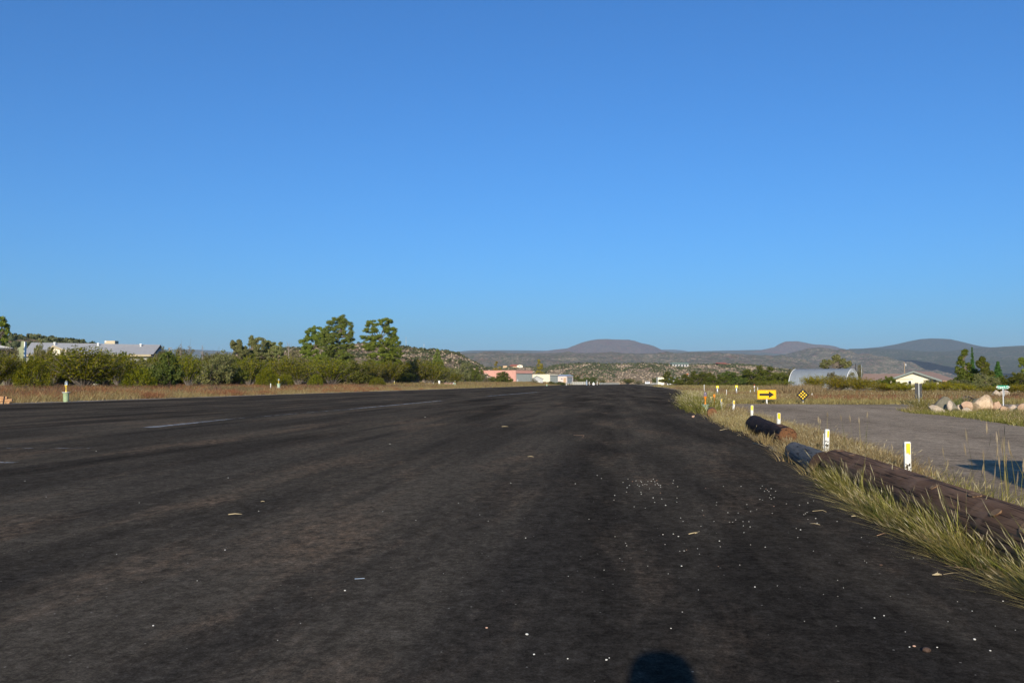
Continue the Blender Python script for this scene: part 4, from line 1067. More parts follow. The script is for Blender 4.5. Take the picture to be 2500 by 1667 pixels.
# tall single seed stalks near the camera at the right
r = np.random.RandomState(9); P = []; Hh = []; Ln = []
stalks = [(2372,1058,5.4),(2392,1040,5.6),(2408,1065,5.2),(2434,1050,5.5),(2448,1090,5.0),(2462,1080,5.3),(2476,1058,5.8),(2500,1105,4.9),(2490,1130,5.0),(2420,1120,5.0),(2398,1110,5.3),(2455,1130,4.9),(2300,1100,6.6),(2340,1150,5.8),(2252,1180,5.6),(2050,1010,11),(2015,1020,12),(2032,1012,11.5),(2036,1016,11),(2058,1018,10.5),(2088,1010,10),(2092,1020,10),(2110,1026,9.5),(2116,1018,9.8),(2000,1025,12),(1990,1028,12.5),(2260,1120,7.2),(2160,1085,8.5)]
for px_, py_, d_ in stalks:
    for q in range(2 if d_ < 7 else 1):
        x = PX(px_+r.normal()*8, d_); P.append((x, d_+r.normal()*.1, -.03)); Hh.append(PZ(py_+q*30, d_)+.03); Ln.append((r.normal()*.05, r.normal()*.03))
P = np.array(P); Hh = np.array(Hh); Ln = np.array(Ln)
V, Fa, tips = blades(P, Hh, np.where(P[:, 1] < 7, .0045, .006), Ln, r, 4)
o = link('tall_stalks', mesh_np('tall_stalks', V, Fa, M['green_grass'])); tag(o, 'tall thin grass stalks rising behind the logs', 'grass', kind='stuff')
Vh, Fh = heads(tips, np.full(len(P), .09), np.where(P[:, 1] < 7, .005, .008), r, np.concatenate([Ln, Hh[:, None]], 1))
link('seed_heads', mesh_np('seed_heads', Vh, Fh, M['seed']), o)
# ------------------------------------------------------------------ logs
def log_thing(name, label, a, b_, rad, mat, endmat, seed=0, knots=(), zc=None, rough=.05, taper=(1, 1), tail=None, n=34, k=80):
    a = Vector(a); b_ = Vector(b_); L = (b_-a).length; an = math.atan2(b_.y-a.y, b_.x-a.x)
    root = thing(name, label, 'log', (a.x, a.y, -.03), an)
    r = np.random.RandomState(seed); i = np.linspace(0, 1, k); th = np.linspace(0, 2*math.pi, n, endpoint=False)
    I, T = np.meshgrid(i, th, indexing='ij')
    rr = rad*(taper[0]+(taper[1]-taper[0])*I)
    rr = rr*(1 + rough*(fbm(I*L*1.2+seed, np.cos(T)*1.2+np.sin(T)*2+7, 4)-.45)*2 + rough*.5*(fbm(I*L*2, T*5+seed, 3, True)-.5))
    X = I*L; wob = rad*.15*np.sin(I*L*1.1+seed)
    crk = fbm(I*L*1.6+seed*3, (T/(2*math.pi)*n/5)%999+7, 3, True); rr = rr*(1 - .9*rough*np.clip(crk-.62, 0, 1)*3)
    V = np.stack([X, np.cos(T)*rr+wob, np.sin(T)*rr+rad*.93], -1).reshape(-1, 3)
    idx = np.arange(k*n).reshape(k, n); nx = np.roll(idx, -1, 1)
    Fq = np.stack([idx[:-1], nx[:-1], nx[1:], idx[1:]], -1).reshape(-1, 4)
    link('trunk', mesh_np('trunk', V, Fq, M[mat], True), root)
    for e, xx in ((0, 0.0), (k-1, L)):
        ring = V.reshape(k, n, 3)[e]; c = ring.mean(0); Vs = [c + np.array([(-.006 if e == 0 else .006), 0, 0])] + list(ring)
        mid = [(c*.45+p*.55) for p in ring]; 
        me = bpy.data.meshes.new('cut_end'); allv = [tuple(p) for p in ring]+[tuple(p+np.array([(-.008 if e == 0 else .008)*(1+.5*math.sin(q*3)), 0, 0])) for q, p in enumerate(mid)]+[tuple(Vs[0])]
        fs = []
        for q in range(n):
            q2 = (q+1) % n; fs += [(q, q2, n+q2, n+q), (n+q, n+q2, 2*n)]
        me.from_pydata(allv, [], fs); me.materials.append(M[endmat]); me.update()
        link('cut_end', me, root)
    for (f, ang, ln, wd) in knots:      # shallow pale cuts left where branches were sawn off
        mb = MB(); th0 = R(ang); N = 12; vs = []
        cc = Vector((f*L, math.cos(th0)*rad*taper[0], 0)); ring = []
        for q in range(N):
            u = math.cos(2*math.pi*q/N)*ln/2; w = math.sin(2*math.pi*q/N)*wd/2
            t2 = th0 + w/rad; rq = rad*(taper[0]+(taper[1]-taper[0])*f)*1.035
            ring.append((f*L+u, math.cos(t2)*rq+rad*.15*math.sin(f*L*1.1+seed), math.sin(t2)*rq+rad*.93))
        mb.add(ring + [tuple((Vector(p)*.92+Vector((f*L*.08, 0, rad*.93*.08)))) for p in ring], [tuple(range(N))]+[(q, (q+1) % N, N+(q+1) % N, N+q) for q in range(N)])
        mb.build('branch_cut', M['log_cut'], root)
    return root
log_thing('big_log', 'long cracked brown log with pale branch cuts, lying nearest at the right edge', (2.72, 7.62), (1.93, 1.25), .147, 'log_bark', 'end_wood', 1,
          [(.09,100,.12,.05),(.02,95,.10,.07),(.18,82,.14,.025),(.27,96,.10,.03),(.36,84,.16,.03),(.42,118,.05,.05),(.495,100,.11,.055),(.56,128,.07,.05),(.615,135,.12,.09)], rough=.05, taper=(.93, 1.03), k=420, n=110)
log_thing('grey_log', 'blue grey tarred log butting against the far end of the big brown log', (3.02, 9.75), (2.76, 7.98), .110, 'log_grey', 'end_wood', 2, rough=.10, taper=(.85, 1.1))
lg = log_thing('dark_log', 'dark creosoted log with a rust brown near end, before the row of posts', (4.16, 15.5), (3.62, 11.9), .138, 'log_dark', 'end_wood', 3, rough=.12, taper=(1.08, .86))
a = Vector((4.16, 15.5)); b_ = Vector((3.62, 11.9)); L = (b_-a).length
mb = MB(); ptsx = [L*.80+.1*q for q in range(9)]
mb.tube([(L*.72, .012, .130), (L*.78, .012, .130), (L*.9, .012, .128), (L*1.0, .012, .124), (L*1.008, .012, .124)], [.118, .130, .126, .119, .090], 20)
o = mb.build('stripped_end', M['log_rust'], lg); o['label'] = 'rust brown stripped end of the log'
log_thing('log_stump', 'short log seen end on beside the orange runway lamp', (4.86, 22.0), (5.15, 23.4), .112, 'log_bark', 'end_rust', 4)

# ------------------------------------------------------------------ posts
ps = [(2211,1077,7.9,.052,'nearest white marker post, yellow patch on top and black scuffs, behind the big log'),
      (2014,1047,10.2,.046,'white marker post with a thin strip behind it, beside the grey log, second nearest'),
      (1899,1007.5,15.2,.054,'white marker post with a clean yellow band, behind the near end of the dark log'),
      (1834,989,20.5,.056,'white marker post with yellow band rising behind the far end of the dark log'),
      (1789,977,26.0,.060,'white marker post standing in dry grass, fifth from the camera'),
      (1759,973,29.5,.062,'white marker post with yellow corner, just behind the short stump'),
      (1734,968,31.5,.056,'leaning white marker post just right of the orange runway lamp')]
lean_ = [0, .045, .012, .02, .07, .06, .06]
for i, (px_, py_, d_, w_, lab) in enumerate(ps):
    x = PX(px_, d_); hh = PZ(py_, d_)+.03
    root = thing('marker_post', lab, 'marker post', (x, d_, -.03), 0.15*(i % 3-1), 'white marker posts along the right verge')
    root.rotation_euler[1] = lean_[i]
    w_ *= .92; mb = MB(); mb.box(-w_/2, w_/2, -.006, .010, -.1, hh); mb.box(-w_/2-.003, -w_/2+.004, -.012, .022, -.1, hh-.01)
    mb.box(w_/2-.004, w_/2+.003, -.010, .020, -.1, hh-.006)
    mb.build('post', M['white_paint'], root, .002)
    bh = [.085, .07, .095, .10, .10, .11, .10][i]; z1 = hh-[.014, .016, .004, .008, .004, .004, .004][i]
    pts = []; rr = random.Random(i)
    nn = 9; xs0 = -w_/2+[.012,.02,.002,.002,.004,.018,.012][i]
    up = [(xs0+(w_-(xs0+w_/2)-.003)*q/nn, z1-rr.random()*.003) for q in range(nn+1)]
    dn = [(xs0+(w_-(xs0+w_/2)-.003)*q/nn, z1-bh*(.8+.35*rr.random())) for q in range(nn+1)]
    mb = MB(); poly = [(p[0], -.0125, p[1]) for p in up]+[(p[0], -.0125, p[1]) for p in reversed(dn)]
    mb.prism(poly, (0, .004, 0)); mb.build('yellow_tape', M['yellow_tape'], root)
    if i in (0, 1):
        mb = MB(); 
        for q in range(16 if i == 0 else 7):
            cx = rr.uniform(-w_*.38, w_*.38); cz = rr.uniform(.02, .13) if i == 0 else rr.uniform(.05, .2); s1 = rr.uniform(.004, .010)
            vs = [(cx+math.cos(t*1.05)*s1*rr.uniform(.5, 1.3), -.0130, cz+math.sin(t*1.05)*s1*1.4*rr.uniform(.5, 1.4)) for t in range(6)]
            mb.prism(vs, (0, .003, 0))
        mb.build('scuff_marks', M['sign_black'], root)
    if i == 1:
        mb = MB(); mb.box(-w_/2-.016, -w_/2-.010, .012, .02, -.1, hh-.05); mb.build('backing_strip', M['white_paint'], root)

# ------------------------------------------------------------------ runway lamps
def lamp(label, px_, base, d_, can_r, can_h, top, canm, stemm, globem, group='runway edge lamps', conc=True):
    x = PX(px_, d_); root = thing('runway_lamp', label, 'runway lamp', (x, d_, base), 0, group)
    Ht = top-base; k = can_r/.10; st0 = can_h; g = Ht-can_h     # g: height of stem and globe
    mb = MB(); mb.lathe([(can_r*.82, 0), (can_r*.86, can_h*.5), (can_r*.90, can_h*.93), (can_r*.92, can_h*.94)], n=20); mb.lathe([(0, can_h*.93),(can_r*.9, can_h*.93)])
    mb.build('can', M[canm], root)
    mb = MB(); mb.lathe([(0, can_h*.94), (can_r*1.18, can_h*.94), (can_r*1.22, can_h*.97), (can_r*1.18, can_h), (0, can_h+.002)], n=24)
    mb.build('cover_plate', M['white_paint'] if canm != 'can_mint' else M['can_mint'], root)
    mb = MB(); mb.lathe([(k*.030, can_h), (k*.024, can_h+g*.08), (k*.017, can_h+g*.14), (k*.013, can_h+g*.26), (k*.013, can_h+g*.34), (k*.022, can_h+g*.40), (k*.034, can_h+g*.52), (k*.040, can_h+g*.56), (k*.052, can_h+g*.57), (k*.053, can_h+g*.62), (k*.044, can_h+g*.63), (0, can_h+g*.635)], n=18)
    mb.build('stem', M[stemm], root)
    mb = MB(); mb.lathe([(k*.040, can_h+g*.63), (k*.046, can_h+g*.70), (k*.047, can_h+g*.80), (k*.042, can_h+g*.90), (k*.028, can_h+g*.97), (k*.010, can_h+g), (0, can_h+g)], n=18)
    gl = mb.build('globe', M[globem], root)
    mb = MB(); mb.lathe([(k*.014, can_h+g*.635), (k*.014, can_h+g*.72), (k*.02, can_h+g*.76), (k*.016, can_h+g*.84), (0, can_h+g*.86)], n=12); mb.build('bulb', M['white_clean'], gl)
    if conc:
        mb = MB(); mb.lathe([(0, -.05), (can_r*1.25, -.05), (can_r*1.2, .015), (can_r*.9, .02)], n=20); mb.build('footing', M['concrete'], root)
    return root
lamp('orange stemmed runway lamp on a mint green can in tall grass', 1721, -.03, 24.6, .095, .25, PZ(956, 24.6), 'can_mint', 'orange', 'glass_dark')
mb = MB(); x = PX(1743, 25.2); mb.lathe([(.006, 0), (.006, .42), (.03, .43), (.035, .50), (.0, .53)], n=10)
o = mb.build('orange_marker', M['orange'], None, loc=(x, 25.2, -.03)); tag(o, 'small orange capped rod right of the orange stemmed lamp', 'marker')
lamp('nearest left runway lamp, clear globe on a yellow stem and pale green can', 163, -.03, 39.0, .135, PZ(957,39)+.03, PZ(929.5,39), 'can_green', 'yellow', 'glass')
lamp('second left runway lamp, on a white green can above red weeds', 681, PZ(946,80), 80, .155, PZ(936,80)-PZ(946,80), PZ(924.5,80), 'can_mint', 'yellow', 'glass')
lamp('third left runway lamp, below the bushes right of the pines', 963, PZ(942,137), 137, .17, PZ(937.3,137)-PZ(942,137), PZ(929,137), 'can_mint', 'yellow', 'glass')
lamp('fourth left runway lamp, right of the last low light box', 1111, PZ(940,172), 172, .17, PZ(934.5,172)-PZ(940,172), PZ(928.5,172), 'can_mint', 'yellow', 'glass')
lamp('fifth left runway lamp, far off before the cream hangar', 1335, PZ(943,250), 250, .17, PZ(938,250)-PZ(943,250), PZ(930,250), 'can_mint', 'yellow', 'white_clean')
def stick(name, label, cat, px_, t_, b_, d_, w_, mat, group=None):
    x = PX(px_, d_); z0 = PZ(b_, d_); mb = MB(); w2 = w_/F*d_/2; hh = PZ(t_, d_)-z0
    mb.tube([(0, 0, -.3), (0, 0, hh*.97), (0, 0, hh)], [w2, w2, w2*.7], 8)
    o = mb.build(name, M[mat], None, loc=(x, d_, z0)); return tag(o, label, cat, group)
stick('white_stake', 'short white stake left of the second left runway lamp', 'stake', 661.5, 936, 947, 80, 2.4, 'white_paint')
for px_, t_, b_, lab in ((1198,933,937,'tiny white stake before the big dark bush by the pink hangar'),(1303,938.5,942,'tiny white stake on the left runway edge before the grey shed'),(1383,936.5,939.5,'tiny white stake beside the rail fence under the third hangar'),
    (1438.6,931.5,938,'white stake between the blue grey post and the white tank'),(1457.8,931,938,'white stake just right of the white tank'),(1421.5,933,936.5,'small white stake left of the blue grey post'),
    (1773,951,967,'thin white stake between the two yellow markers'),(1831,952,958,'thin white stake left of the arrow sign'),(1849,945,951,'thin white stake over the left corner of the arrow sign'),(1718.5,938.5,944,'white stake in the grass above the right runway edge')):
    stick('white_stake', lab, 'stake', px_, t_, b_, 300 if px_ < 1500 else (55 if px_ < 1800 else 70), 1.5, 'white_paint', 'white stakes')
# light boxes beside the runway
for px_, w_, t_, b_, lab in ((1048,19,933,938,'left one of two low red and white light boxes beyond the third left lamp'),(1096,21,933,938,'right one of two low red and white light boxes, next to the fourth left lamp')):
    d_ = 178; x = PX(px_, d_); z0 = PZ(b_, d_); W_ = w_/F*d_; hh = PZ(t_, d_)-z0
    root = thing('light_box', lab, 'light box', (x, d_, z0), -.1, 'low light boxes')
    mb = MB(); mb.box(-W_/2, W_/2, -.3, .3, hh*.15, hh*.62); mb.build('housing', M['red'], root, .03)
    mb = MB(); mb.box(-W_/2, W_/2, -.33, -.301, hh*.30, hh*.5); mb.build('white_band', M['white_paint'], root)
    mb = MB(); mb.prism([(-W_/2-.05,-.35,hh*.63),(W_/2+.05,-.35,hh*.63),(W_/2+.05,-.1,hh),(-W_/2-.05,-.1,hh)], (0,.5,0)); mb.build('hood', M['sign_grey'], root)
    mb = MB(); mb.tube([(W_/2+.06,-.25,hh*.2),(W_/2+.06,.1,hh*.7)], .14, 10); mb.build('lens_shroud', M['white_clean'], root)
    for s_ in (-.8, .8):
        mb = MB(); mb.tube([(W_/2*s_,0,-.4),(W_/2*s_,0,hh*.2)], .04, 8); mb.build('leg', M['galv'], root)
d_ = 170; x = PX(1072.5, d_); z0 = PZ(937, d_); root = thing('electrical_box', 'small white electrical box between the two low light boxes', 'electrical box', (x, d_, z0))
w2 = 4.2/F*d_/2; hh = PZ(929, d_)-z0
mb = MB(); mb.box(-w2, w2, -.12, .12, 0, hh*.86); mb.build('cabinet', M['white_clean'], root, .02)
mb = MB(); mb.prism([(-w2-.03,-.15,hh*.87),(w2+.03,-.15,hh*.87),(w2+.03,-.15,hh*.93),(0,-.15,hh),(-w2-.03,-.15,hh*.93)], (0,.3,0)); mb.build('lid', M['white_clean'], root)
mb = MB(); mb.box(-.04,.04,-.04,.04,-.5,.0); mb.build('leg', M['galv'], root)
# split timbers with a dark peg at the left edge
root = thing('timber_pile', 'stacked split tan timbers at the left edge of the frame beside the asphalt', 'timber', (PX(-30, 35.5), 35.5, -.03), .04)
for q, (z_, l0, l1, y_) in enumerate(((.05,-.9,.9,0),(.155,-.9,.98,.02),(.25,-.9,.80,.0))):
    mb = MB(); mb.tube([(l0,y_,z_),(0,y_+.01,z_+.005),(l1,y_,z_)], [.062,.066,.058], 7, smooth=False); mb.build('timber', M['timber'], root)
stick('dark_peg', 'dark leaning peg in front of the stacked timbers at the left edge', 'peg', 11, 967, 984, 35.0, 3.4, 'charcoal').rotation_euler = (0, .12, 0)

# ------------------------------------------------------------------ signs
def text_mesh(txt, size, mat, name='lettering', shear=0):
    cu = bpy.data.curves.new('txt', 'FONT'); cu.body = txt; cu.size = size; cu.extrude = .001; cu.align_x = 'CENTER'; cu.align_y = 'CENTER'; cu.offset = size*.012
    t = bpy.data.objects.new('txt', cu); COL.objects.link(t); dg = bpy.context.evaluated_depsgraph_get(); dg.update()
    me = bpy.data.meshes.new_from_object(t.evaluated_get(dg)); me.name = name; bpy.data.objects.remove(t); bpy.data.curves.remove(cu)
    me.materials.clear(); me.materials.append(mat); return me
d_ = GD(986.5, -.03); k = d_/F
x = PX(1871, d_); root = thing('arrow_sign', 'yellow rectangular sign with a black arrow pointing right, on a short white post', 'sign', (x, d_, -.03), R(3))
zc = PZ(963, d_)+.03; W_ = 46.5*k/2; Hh = 22.6*k/2
def rrect(w, h, rad, y, n=5, cx=0, cz=0):
    pts = []
    for (sx_, sz_, a0) in ((1,1,0),(-1,1,90),(-1,-1,180),(1,-1,270)):
        for q in range(n+1):
            a = R(a0+90*q/n); pts.append((cx+sx_*(w-rad)+rad*math.cos(a), y, cz+sz_*(h-rad)+rad*math.sin(a)))
    return pts
mb = MB(); mb.prism(rrect(W_, Hh, .03, 0, cz=zc), (0, .006, 0)); mb.build('panel', M['sign_yellow'], root)
mb = MB()
for (w0, h0) in ((W_-.012, Hh-.012),):
    o_ = rrect(w0, h0, .025, -.003, cz=zc); i_ = rrect(w0-.008, h0-.008, .02, -.003, cz=zc); n_ = len(o_)
    mb.add(o_+i_, [(q, (q+1) % n_, n_+(q+1) % n_, n_+q) for q in range(n_)])
mb.build('border', M['sign_black'], root)
mb = MB(); A = [(-18.3,2.8),(5.0,2.8),(5.0,8.2),(18.3,0),(5.0,-8.2),(5.0,-2.8),(-18.3,-2.8)]
mb.prism([(u*k, -.003, zc+v*k) for u, v in A], (0, .002, 0)); mb.build('arrow', M['sign_black'], root)
for q in (8.3, -8.3):
    mb = MB(); mb.tube([(0,-.008,zc+q*k),(0,0,zc+q*k)], .008, 10); mb.build('bolt', M['white_clean'], root)
mb = MB(); mb.box(-.028,.028,.008,.03,-.1,zc+Hh*.9); mb.build('post', M['white_paint'], root)
d_ = GD(985.5, -.03); k = d_/F; x = PX(1959, d_)
root = thing('diamond_marker', 'black diamond sign with nine amber reflectors, right of the arrow sign', 'sign', (x, d_, -.03), R(2))
k *= 1.07; zc = PZ(964, d_)+.03; q_ = 14.7*k
mb = MB(); mb.prism([(-q_,0,zc),(0,0,zc-q_),(q_,0,zc),(0,0,zc+q_)], (0,.005,0)); mb.build('panel', M['sign_black'], root, .006)
for i in (-1, 0, 1):
    for j in (-1, 0, 1):
        u = (i+j)*3.9*k; v = (i-j)*3.8*k; mb = MB(); n_ = 16; rr_ = 1.95*k
        mb.lathe([(0, .010), (rr_*.8, .009), (rr_, .0)], n=16)
        vs = [(p[0]+u, -.002-p[2], zc+p[1]+v) for p in mb.v]; m2 = MB(); m2.add(vs, mb.f, True); m2.build('reflector', M['reflector'], root)
for v in (11.4, -11.4):
    mb = MB(); mb.tube([(0,-.007,zc+v*k),(0,0,zc+v*k)], .007, 10); mb.build('bolt', M['white_clean'], root)
mb = MB(); mb.box(-.025,.025,.007,.03,-.1,zc); mb.build('post', M['white_paint'], root)
# yellow taxi markers
for px_, t_, b_, d_, lab in ((1751,941.5,966,60,'left one of two square yellow markers on grey pipes, half in the grass'),(1797.5,940.5,962,62,'right one of two square yellow markers on grey pipes')):
    x = PX(px_, d_); z0 = float(gz(x, d_)); k = d_/F; root = thing('yellow_marker', lab, 'marker', (x, d_, z0), 0, 'square yellow markers')
    zt = PZ(t_, d_)-z0; mb = MB(); mb.box(-3.1*k, 3.1*k, -.01, .01, zt-6.2*k, zt); mb.build('panel', M['bright_yellow'], root, .008)
    mb = MB(); mb.quad((-1.0*k,-.013,zt-4.2*k),(1.0*k,-.013,zt-4.2*k),(1.0*k,-.013,zt-2.6*k),(-1.0*k,-.013,zt-2.6*k)); mb.build('symbol', M['yellow'], root)
    mb = MB(); mb.tube([(0,.03,0),(0,.03,zt-.05)], 1.9*k, 12); mb.build('pipe', M['galv'], root)
# red and white striped marker
d_ = 75; k = d_/F; x = PX(1841, d_); z0 = PZ(947.5, d_); root = thing('striped_marker', 'small red and white striped cone marker before the treeline', 'cone marker', (x, d_, z0))
for a, b2, m_, nm in ((0,.8,'red','foot_band'),(.8,6.0,'white_clean','body'),(6.0,9.4,'red','tip')):
    f0 = 1.6-1.1*a/9.4; f1 = 1.6-1.1*b2/9.4; mb = MB(); mb.lathe([(0,a*k),(f0*k,a*k),(f1*k,b2*k),(0,b2*k)], n=12); mb.build(nm, M[m_], root)
mb = MB(); mb.tube([(0,0,-.6),(0,0,0)], .03, 8); mb.build('rod', M['galv'], root)
d_ = 52; stick('white_stake', 'small white and orange stake in the field right of the diamond sign', 'stake', 1981, 960, 967, d_, 2.6, 'white_paint', 'white stakes')
# tall sign seen from behind
d_ = GD(988, -.03); k = d_/F; x = PX(2242, d_); root = thing('tall_sign', 'tall dark grey sign seen from behind on a thin white post', 'sign', (x, d_, -.03), R(8))
z1 = PZ(935, d_)+.03; z0 = PZ(973, d_)+.03
mb = MB(); mb.box(-9.0*k, -1.2*k, .03, .042, z0, z1); mb.build('panel', M['sign_grey'], root, .004)
mb = MB(); mb.box(-1.0*k, 9.6*k, .034, .046, z0+.01, z1-.02); mb.build('panel', M['sign_grey'], root, .004)
mb = MB(); mb.box(-9.0*k, 1*k, .030, .040, z1+.004, z1+.03); mb.build('top_cap', M['tan_trim'], root)
mb = MB(); mb.box(-.65*k, .65*k, -.005, .02, -.1, z1-.01); mb.build('post', M['white_paint'], root)
# street name sign
d_ = GD(990, -.03); k = d_/F; x = PX(2447, d_); root = thing('street_sign', 'green street name sign with white lettering on a white post behind the boulders', 'street sign', (x, d_, -.03), R(-4))
zc = PZ(944.9, d_)+.03; W_ = 13.2*k; Hh = 4.2*k
mb = MB(); mb.box(-W_, W_, -.004, .004, zc-Hh, zc+Hh); mb.build('panel', M['sign_green'], root, .004)
me = text_mesh('Airpark Dr', 7.2*k, M['white_clean']); o = link('lettering', me, root); o.rotation_euler = (R(90), 0, 0); o.location = (0, -.006, zc+.3*k)
mb = MB(); mb.box(-W_*.97, W_*.97, -.007, -.005, zc-Hh*.96, zc-Hh*.80); mb.build('border', M['white_clean'], root)
mb = MB(); mb.box(-.95*k,.45*k,-.012,.012,-.1,zc-Hh-.002); mb.build('post', M['white_clean'], root, .003)
mb = MB(); mb.box(.55*k,2.6*k,.0,.02,-.1,zc-Hh-.004); mb.build('side_panel', M['dark_post'], root)
mb = MB(); mb.box(2.7*k,3.6*k,.0,.02,zc-22*k,zc-Hh-.05); mb.build('edge_strip', M['galv'], root)

# ------------------------------------------------------------------ boulders
def rock(label, px0, px1, t_, b_, d_, mat, seed, cuts=9, depth=.8, prof=None, group='boulders beside the side road', name='boulder', sink=.08):
    k = d_/F; W_ = (px1-px0)*k*1.14; Hh = (b_-t_)*k; rr = np.random.RandomState(seed)
    bm = bmesh.new(); bmesh.ops.create_icosphere(bm, subdivisions=4, radius=.5)
    planes = [Vector(unit(rr, 1)[0]) for _ in range(cuts)]
    for v in bm.verts:
        p = v.co.copy()
        for q, nrm in enumerate(planes):
            lim = .30+.14*((q*37 % 10)/10); dd = p.dot(nrm)
            if dd > lim: p -= nrm*(dd-lim)
        n_ = fbm(np.array([p.x*4+seed]), np.array([p.y*4+p.z*3]), 4)[0]-.47
        v.co = p*(1+.14*n_)
    xs = [v.co.x for v in bm.verts]; zs = [v.co.z for v in bm.verts]
    x0, x1, z0, z1 = min(xs), max(xs), min(zs), max(zs)
    for v in bm.verts:
        u = (v.co.x-x0)/(x1-x0); w = (v.co.z-z0)/(z1-z0)
        if prof:
            ph = float(np.interp(u, [q[0] for q in prof], [q[1] for q in prof])); w2 = w*ph
        else: w2 = w
        v.co = Vector(((u-.5)*W_, v.co.y*W_*depth*1.1, w2*(Hh+sink)-sink))
    me = bpy.data.meshes.new(name); bm.to_mesh(me); bm.free(); me.materials.append(M[mat])
    for p in me.polygons: p.use_smooth = False
    x = PX((px0+px1)/2, d_); o = link(name, me, None, (x, d_, PZ(b_, d_))); return tag(o, label, 'boulder', group)
rock('big grey lichen covered wedge shaped boulder with a pointed top, leftmost of the row', 2278, 2328, 968, 1009, 25.8, 'rock_grey', 3, 8, prof=[(0,.55),(.25,.82),(.5,1.02),(.62,1.0),(.85,.75),(1,.5)])
rock('pale pitted rock at the lower left foot of the grey wedge boulder', 2269, 2306, 986, 1006, 25.2, 'rock_pale', 5, 10, prof=[(0,.9),(.3,.95),(.7,.6),(1,.3)])
rock('pale slab leaning on the right side of the grey wedge boulder', 2310, 2323, 977, 996, 25.3, 'rock_pale', 6, 8)
rock('largest tan boulder with dark vertical streaks and a pointed top', 2364, 2425, 963.5, 1001, 26.5, 'rock_tan', 9, 9, prof=[(0,.55),(.2,.82),(.45,.98),(.6,1.03),(.8,.93),(1,.6)])
rock('dark slab on the upper left flank of the largest tan boulder', 2362, 2392, 967, 997, 26.95, 'rock_grey', 12, 8, prof=[(0,.4),(.5,.8),(1,1)])
rock('pink sandstone rock touching the left foot of the largest boulder', 2345, 2369, 979, 999, 26.0, 'rock_pink', 14, 9)
rock('small pale rock left of the pink sandstone rock', 2334, 2348, 987, 999, 26.2, 'rock_pale', 17, 9)
rock('pale rounded rock in front of the pink sandstone rock', 2347, 2371, 994, 1005, 25.4, 'rock_pale', 19, 9)
rock('pink rock with a notched top, right of the largest boulder', 2421, 2452, 978, 1003, 26.2, 'rock_pink', 22, 8, prof=[(0,.5),(.2,.95),(.35,.9),(.5,1.0),(.75,.6),(1,.4)])
rock('low salmon rock at the foot of the street sign post', 2440, 2460, 990, 1003, 25.8, 'rock_pink', 25, 9)
rock('pale pink rounded rock right of the street sign post', 2459, 2479, 987, 1002, 26.0, 'rock_pale', 28, 9)
rock('brown and pink rock cut by the right edge of the frame', 2486, 2520, 983, 1003, 25.5, 'rock_pink', 31, 9)
rock('low flat pinkish stone at the edge of the side road by the island', 2296, 2322, 1013, 1019.5, 23.4, 'rock_pink', 36, 9, sink=.02)
rock('pale boulder half hidden behind the street sign, left part', 2420, 2439, 951, 968, 48, 'rock_pale', 41, 8, group='pale boulders behind the street sign')
rock('pale boulder half hidden behind the street sign post, right part', 2440, 2461, 952, 966, 48, 'rock_pale', 43, 8, group='pale boulders behind the street sign')
rock('small orange stone lying on the asphalt near the orange lamp', 1688, 1694.5, 1013.5, 1019, GD(1019), 'pebble_p', 51, 7, group=None, name='stone', sink=.0)
# charred wood pile
d_ = 36; k = d_/F; root = thing('wood_pile', 'pile of dark charred logs between the grey and the tan boulders', 'wood pile', (PX(2357, d_), d_, -.03), .1); rr = random.Random(4)
for q, (u0, v0, u1, v1, w_) in enumerate(((-21,972,-2,970,2.6),(-22,976,2,977,2.4),(-10,967,6,973,2.4),(4,971,12,966,1.8),(2,977,22,973,2.4),(6,968,20,975,2.0),(10,964,18,970,1.3),(-20,980,0,979,1.8),(0,980,20,979,2.0))):
    mb = MB(); mb.tube([(u0*k, rr.uniform(-.2,.2), max(.02, PZ(v0,d_)+.03-.0)), (u1*k, rr.uniform(-.2,.2), max(.02, PZ(v1,d_)+.03))], w_*k*.75, 8); mb.build('charred_log', M['charcoal'] if q % 3 else M['bark'], root)

